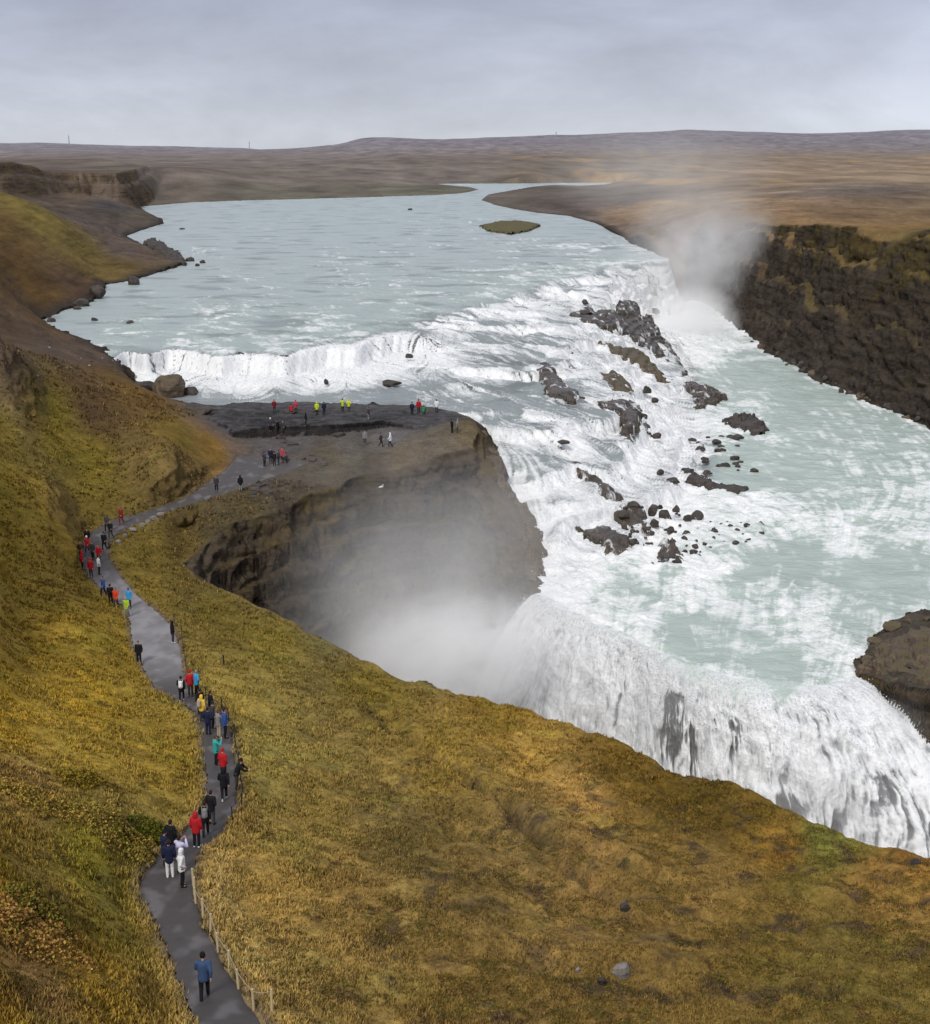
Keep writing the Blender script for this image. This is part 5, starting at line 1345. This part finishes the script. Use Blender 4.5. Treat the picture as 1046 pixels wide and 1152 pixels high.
def put(name, me, mat, root):
    o = bpy.data.objects.new(name, me); COL.objects.link(o); o.parent = root
    if not me.materials: me.materials.append(mat)
    o.material_slots[0].link = 'OBJECT'; o.material_slots[0].material = mat
    return o

def person(px, py, pose, face, jacket, trousers, top, label, group, shoes='black', pack=None, scale=1.0, camera=False):
    """face: heading in degrees, 0 looks away from the viewer, 180 towards, 90 to the left"""
    p = first_hit(px, py)
    _, _, _, pd_, _, _ = land_raw(np.array([p[0]]), np.array([p[1]]), True)
    z = p[2] + (.12 if pd_[0] < 0 else 0)
    P_ = POSES[pose]
    root = empty('person', (p[0], p[1], z), math.radians(face)); root.scale = (scale,) * 3
    tag(root, label, 'person', group)
    put('body', P_['body'], M_SKIN, root); put('jacket', P_['jacket'], CLOTH[jacket], root); put('trousers', P_['trousers'], CLOTH[trousers], root); [put('shoe', q, CLOTH[shoes], root) for q in P_['shoes']]
    kind, c = top.split(':')
    if kind in ('hair', 'long'): put('hair', P_['hair' if kind == 'hair' else 'long_hair'], M_HAIR[c], root)
    else: put(kind, P_[kind], CLOTH[c], root)
    put('eyes', P_['eyes'], M_EYE, root)
    if pack: put('backpack', P_['backpack'], CLOTH[pack], root)
    return root

LOW, MIDG, BEND, TOPG = 'walkers on the lower path', 'visitors bunched on the middle path', 'crowd at the bend of the path', 'visitors on the rock outlook'
PEOPLE = [
    (231, 1128, 'walk', 8, 'steel', 'black', 'hat:black', 'lone walker in a blue jacket and dark cap lowest on the path', LOW, {}),
    (194, 966, 'stand', -20, 'black', 'black', 'hair:dark', 'dark haired person in black at the back of the lowest group', LOW, {}),
    (187, 978, 'stand', -60, 'navy', 'black', 'hat:black', 'person in a navy jacket at the left of the lowest group', LOW, {}),
    (192, 990, 'stand', 10, 'navy', 'white', 'hair:dark', 'person in a dark blue jacket and white trousers in the lowest group', LOW, dict(shoes='white')),
    (204, 985, 'photo', -30, 'lilac', 'navy', 'hair:dark', 'person in a pale lilac top raising both arms in the lowest group', LOW, {}),
    (206, 1001, 'pockets', -70, 'white', 'black', 'hood:white', 'person in a white hooded jacket and dark trousers at the front of the lowest group', LOW, {}),
    (222, 956, 'stand', -10, 'red', 'black', 'hood:red', 'person in a bright red hooded coat and dark trousers walking above the lowest group', LOW, dict(shoes='white')),
    (232, 943, 'walk', 10, 'black', 'black', 'hair:dark', 'person in black with a grey backpack above the red coat', LOW, dict(pack='grey')),
    (239, 930, 'pockets', -20, 'black', 'charcoal', 'hair:dark', 'person in black beside the one with the grey backpack', LOW, {}),
    (252, 879, 'stand', -30, 'red', 'black', 'hat:red', 'person with a red cap and red top on the steep middle path', MIDG, {}),
    (253, 903, 'walk', 10, 'black', 'black', 'hood:black', 'person in a long black coat and white shoes on the steep middle path', MIDG, dict(shoes='white')),
    (267, 889, 'lean', -85, 'black', 'charcoal', 'hat:black', 'dark figure leaning with stretched arms on the rail', MIDG, {}),
    (244, 863, 'photo', -60, 'teal', 'black', 'hair:brown', 'person with teal sleeves raising a camera on the middle path', MIDG, {}),
    (205, 791, 'walk', 5, 'black', 'black', 'hair:dark', 'person in black wearing a white backpack on the left of the path', MIDG, dict(pack='white', shoes='white')),
    (215, 784, 'stand', 10, 'red', 'charcoal', 'hat:red', 'person in red beside the light blue jacket at the rail', MIDG, {}),
    (222, 784, 'pockets', -40, 'sky', 'black', 'hair:grey', 'person in a light blue jacket beside the red one at the rail', MIDG, {}),
    (228, 814, 'stand', -30, 'yellow', 'charcoal', 'hood:yellow', 'person in a yellow hooded jacket in the packed middle group', MIDG, dict(pack='beige')),
    (226, 806, 'stand', 40, 'black', 'black', 'hair:dark', 'person in black half hidden left of the yellow jacket', MIDG, {}),
    (238, 809, 'stand', -60, 'black', 'navy', 'hair:dark', 'person in black just behind the yellow jacket', MIDG, {}),
    (235, 829, 'pockets', -20, 'navy', 'navy', 'hair:dark', 'person all in navy at the front of the packed middle group', MIDG, {}),
    (240, 822, 'stand', -70, 'charcoal', 'black', 'hat:navy', 'person in charcoal between the navy one and the blue coat', MIDG, {}),
    (247, 832, 'photo', -50, 'grey', 'beige', 'hair:brown', 'person in a grey jacket and light trousers in the packed middle group', MIDG, {}),
    (254, 832, 'stand', -70, 'blue', 'black', 'hair:dark', 'person in a blue coat nearest the rail in the packed middle group', MIDG, dict(scale=1.06)),
    (157, 747, 'stand', 175, 'black', 'black', 'hair:dark', 'lone person in black on the left edge of the wet path', MIDG, {}),
    (195, 725, 'stand', -60, 'black', 'charcoal', 'hood:black', 'lone person in black at the right edge of the wet path', MIDG, dict(shoes='white')),
    (143, 695, 'walk', 170, 'lime', 'grey', 'hair:fair', 'person in a lime green jacket and grey trousers below the bend', BEND, {}),
    (146, 686, 'stand', 160, 'sky', 'navy', 'hat:blue', 'person in a light blue jacket beside the lime green one', BEND, {}),
    (131, 684, 'walk', 175, 'orange', 'charcoal', 'hair:brown', 'person in an orange red jacket below the bend', BEND, {}),
    (125, 680, 'walk', 10, 'black', 'black', 'hair:dark', 'person in black behind the orange red jacket', BEND, dict(pack='black')),
    (117, 671, 'walk', 150, 'blue', 'navy', 'hair:dark', 'person in a blue jacket leading down below the crowd', BEND, {}),
    (112, 648, 'pockets', -70, 'white', 'black', 'hair:dark', 'person in a white jacket at the front of the crowd at the bend', BEND, {}),
    (103, 651, 'stand', 170, 'red', 'charcoal', 'hat:red', 'lowest person in red in the crowd at the bend', BEND, {}),
    (93, 641, 'stand', -80, 'red', 'black', 'hood:red', 'leftmost person in red in the crowd at the bend', BEND, {}),
    (112, 635, 'stand', 160, 'red', 'black', 'hair:brown', 'person in red just behind the white jacket at the bend', BEND, {}),
    (99, 625, 'walk', 170, 'red', 'charcoal', 'hat:white', 'person in red with a white hat in the crowd at the bend', BEND, {}),
    (99, 616, 'stand', 180, 'black', 'black', 'hair:dark', 'person in dark clothes farthest left at the back of the bend crowd', BEND, {}),
    (105, 631, 'stand', 150, 'charcoal', 'black', 'hair:dark', 'person in charcoal in the middle of the crowd at the bend', BEND, {}),
    (92, 631, 'pockets', 175, 'brown', 'black', 'hair:dark', 'person in brown at the grassy left edge of the bend crowd', BEND, {}),
    (118, 621, 'walk', 175, 'black', 'black', 'hat:charcoal', 'tall person in black at the right of the bend crowd', BEND, dict(scale=1.05)),
    (125, 607, 'walk', 170, 'black', 'charcoal', 'hair:dark', 'person in black walking above the bend crowd', BEND, {}),
    (121, 600, 'walk', 170, 'charcoal', 'black', 'hood:charcoal', 'person in a charcoal hood walking above the bend crowd', BEND, {}),
    (137, 591, 'walk', 160, 'crimson', 'crimson', 'hat:red', 'person dressed in red alone above the bend', BEND, {}),
    (244, 554, 'stand', 180, 'charcoal', 'black', 'hair:dark', 'dark figure on the left of the upper path below the outlook', BEND, {}),
    (271, 553, 'stand', 20, 'black', 'grey', 'hood:black', 'dark hooded figure with grey trousers on the upper path below the outlook', BEND, {}),
    (309, 464, 'stand', 10, 'crimson', 'charcoal', 'hair:dark', 'leftmost figure on the far edge of the outlook, in dark red', TOPG, {}),
    (328, 465, 'crouch', 20, 'red', 'black', 'hair:dark', 'crouching figure in red on the far edge of the outlook', TOPG, {}),
    (333, 465, 'pockets', 0, 'pink', 'charcoal', 'hat:red', 'standing figure in pinkish red beside the crouching one', TOPG, {}),
    (357, 467, 'stand', 0, 'neon', 'black', 'hood:neon', 'figure in a neon yellow hooded jacket beside one in navy on the outlook', TOPG, {}),
    (365, 467, 'stand', 20, 'navy', 'navy', 'hair:dark', 'figure in navy beside the neon hooded jacket on the outlook', TOPG, {}),
    (386, 463, 'photo', 30, 'neon', 'black', 'hair:dark', 'left one of a pair in neon yellow at the middle of the outlook edge', TOPG, {}),
    (393, 463.5, 'pockets', -10, 'neon', 'charcoal', 'hat:neon', 'right one of a pair in neon yellow at the middle of the outlook edge', TOPG, {}),
    (415, 473, 'stand', 90, 'charcoal', 'grey', 'hair:dark', 'grey figure alone right of the neon pair', TOPG, {}),
    (464, 467, 'stand', 10, 'navy', 'black', 'hair:dark', 'figure in dark blue left of the red one at the outlook end', TOPG, {}),
    (471.5, 465, 'stand', 0, 'red', 'black', 'hair:dark', 'tall figure in red near the outlook end', TOPG, dict(scale=1.08)),
    (477, 466, 'crouch', -20, 'green', 'charcoal', 'hair:brown', 'crouching figure in green near the outlook end', TOPG, {}),
    (491.5, 464, 'stand', 0, 'white', 'charcoal', 'hair:dark', 'figure in white standing apart at the outlook end', TOPG, {}),
    (509, 487, 'stand', -60, 'black', 'black', 'hair:dark', 'dark figure at the right tip of the outlook', TOPG, {}),
    (515, 487, 'pockets', -80, 'grey', 'charcoal', 'hat:grey', 'grey figure at the right tip of the outlook', TOPG, {}),
    (439.5, 503, 'walk', 90, 'white', 'black', 'hood:white', 'figure in a white hooded coat on the lower bedrock terrace', TOPG, {}),
    (429, 503, 'walk', -90, 'charcoal', 'black', 'hair:dark', 'dark figure facing the white hooded coat', TOPG, {}),
    (411, 500, 'stand', 180, 'grey', 'charcoal', 'hair:dark', 'faint grey figure under the rock step of the outlook', TOPG, {}),
    (305, 489, 'stand', 170, 'charcoal', 'black', 'hat:white', 'dark figure with a white hat under the left of the rock step', TOPG, {}),
    (313, 489, 'stand', 60, 'black', 'black', 'hair:dark', 'middle dark figure of three under the left of the rock step', TOPG, {}),
    (319, 489, 'walk', 170, 'charcoal', 'charcoal', 'hair:brown', 'right dark figure of three under the left of the rock step', TOPG, {}),
    (344.5, 481, 'stand', 100, 'black', 'black', 'hood:black', 'dark hooded figure standing at the brink of the rock step', TOPG, {}),
    (298, 526, 'stand', -40, 'charcoal', 'black', 'hair:dark', 'leftmost of the dark knot of people on the gravel before the outlook', TOPG, {}),
    (305, 522, 'stand', 200, 'navy', 'black', 'hair:dark', 'figure in navy in the dark knot of people on the gravel', TOPG, {}),
    (309, 526, 'stand', 0, 'black', 'black', 'hat:black', 'figure in a black hat at the front of the dark knot on the gravel', TOPG, {}),
    (314, 524, 'pockets', 90, 'charcoal', 'charcoal', 'hair:dark', 'charcoal figure beside the pink one in the knot on the gravel', TOPG, {}),
    (318.5, 521, 'stand', 150, 'pink', 'black', 'hair:dark', 'only pink figure in the knot of people on the gravel', TOPG, {}),
    (323, 522, 'crouch', 90, 'charcoal', 'black', 'hair:dark', 'crouching dark figure right of the pink one on the gravel', TOPG, {}),
]
for a in PEOPLE: person(*a[:9], **a[9])
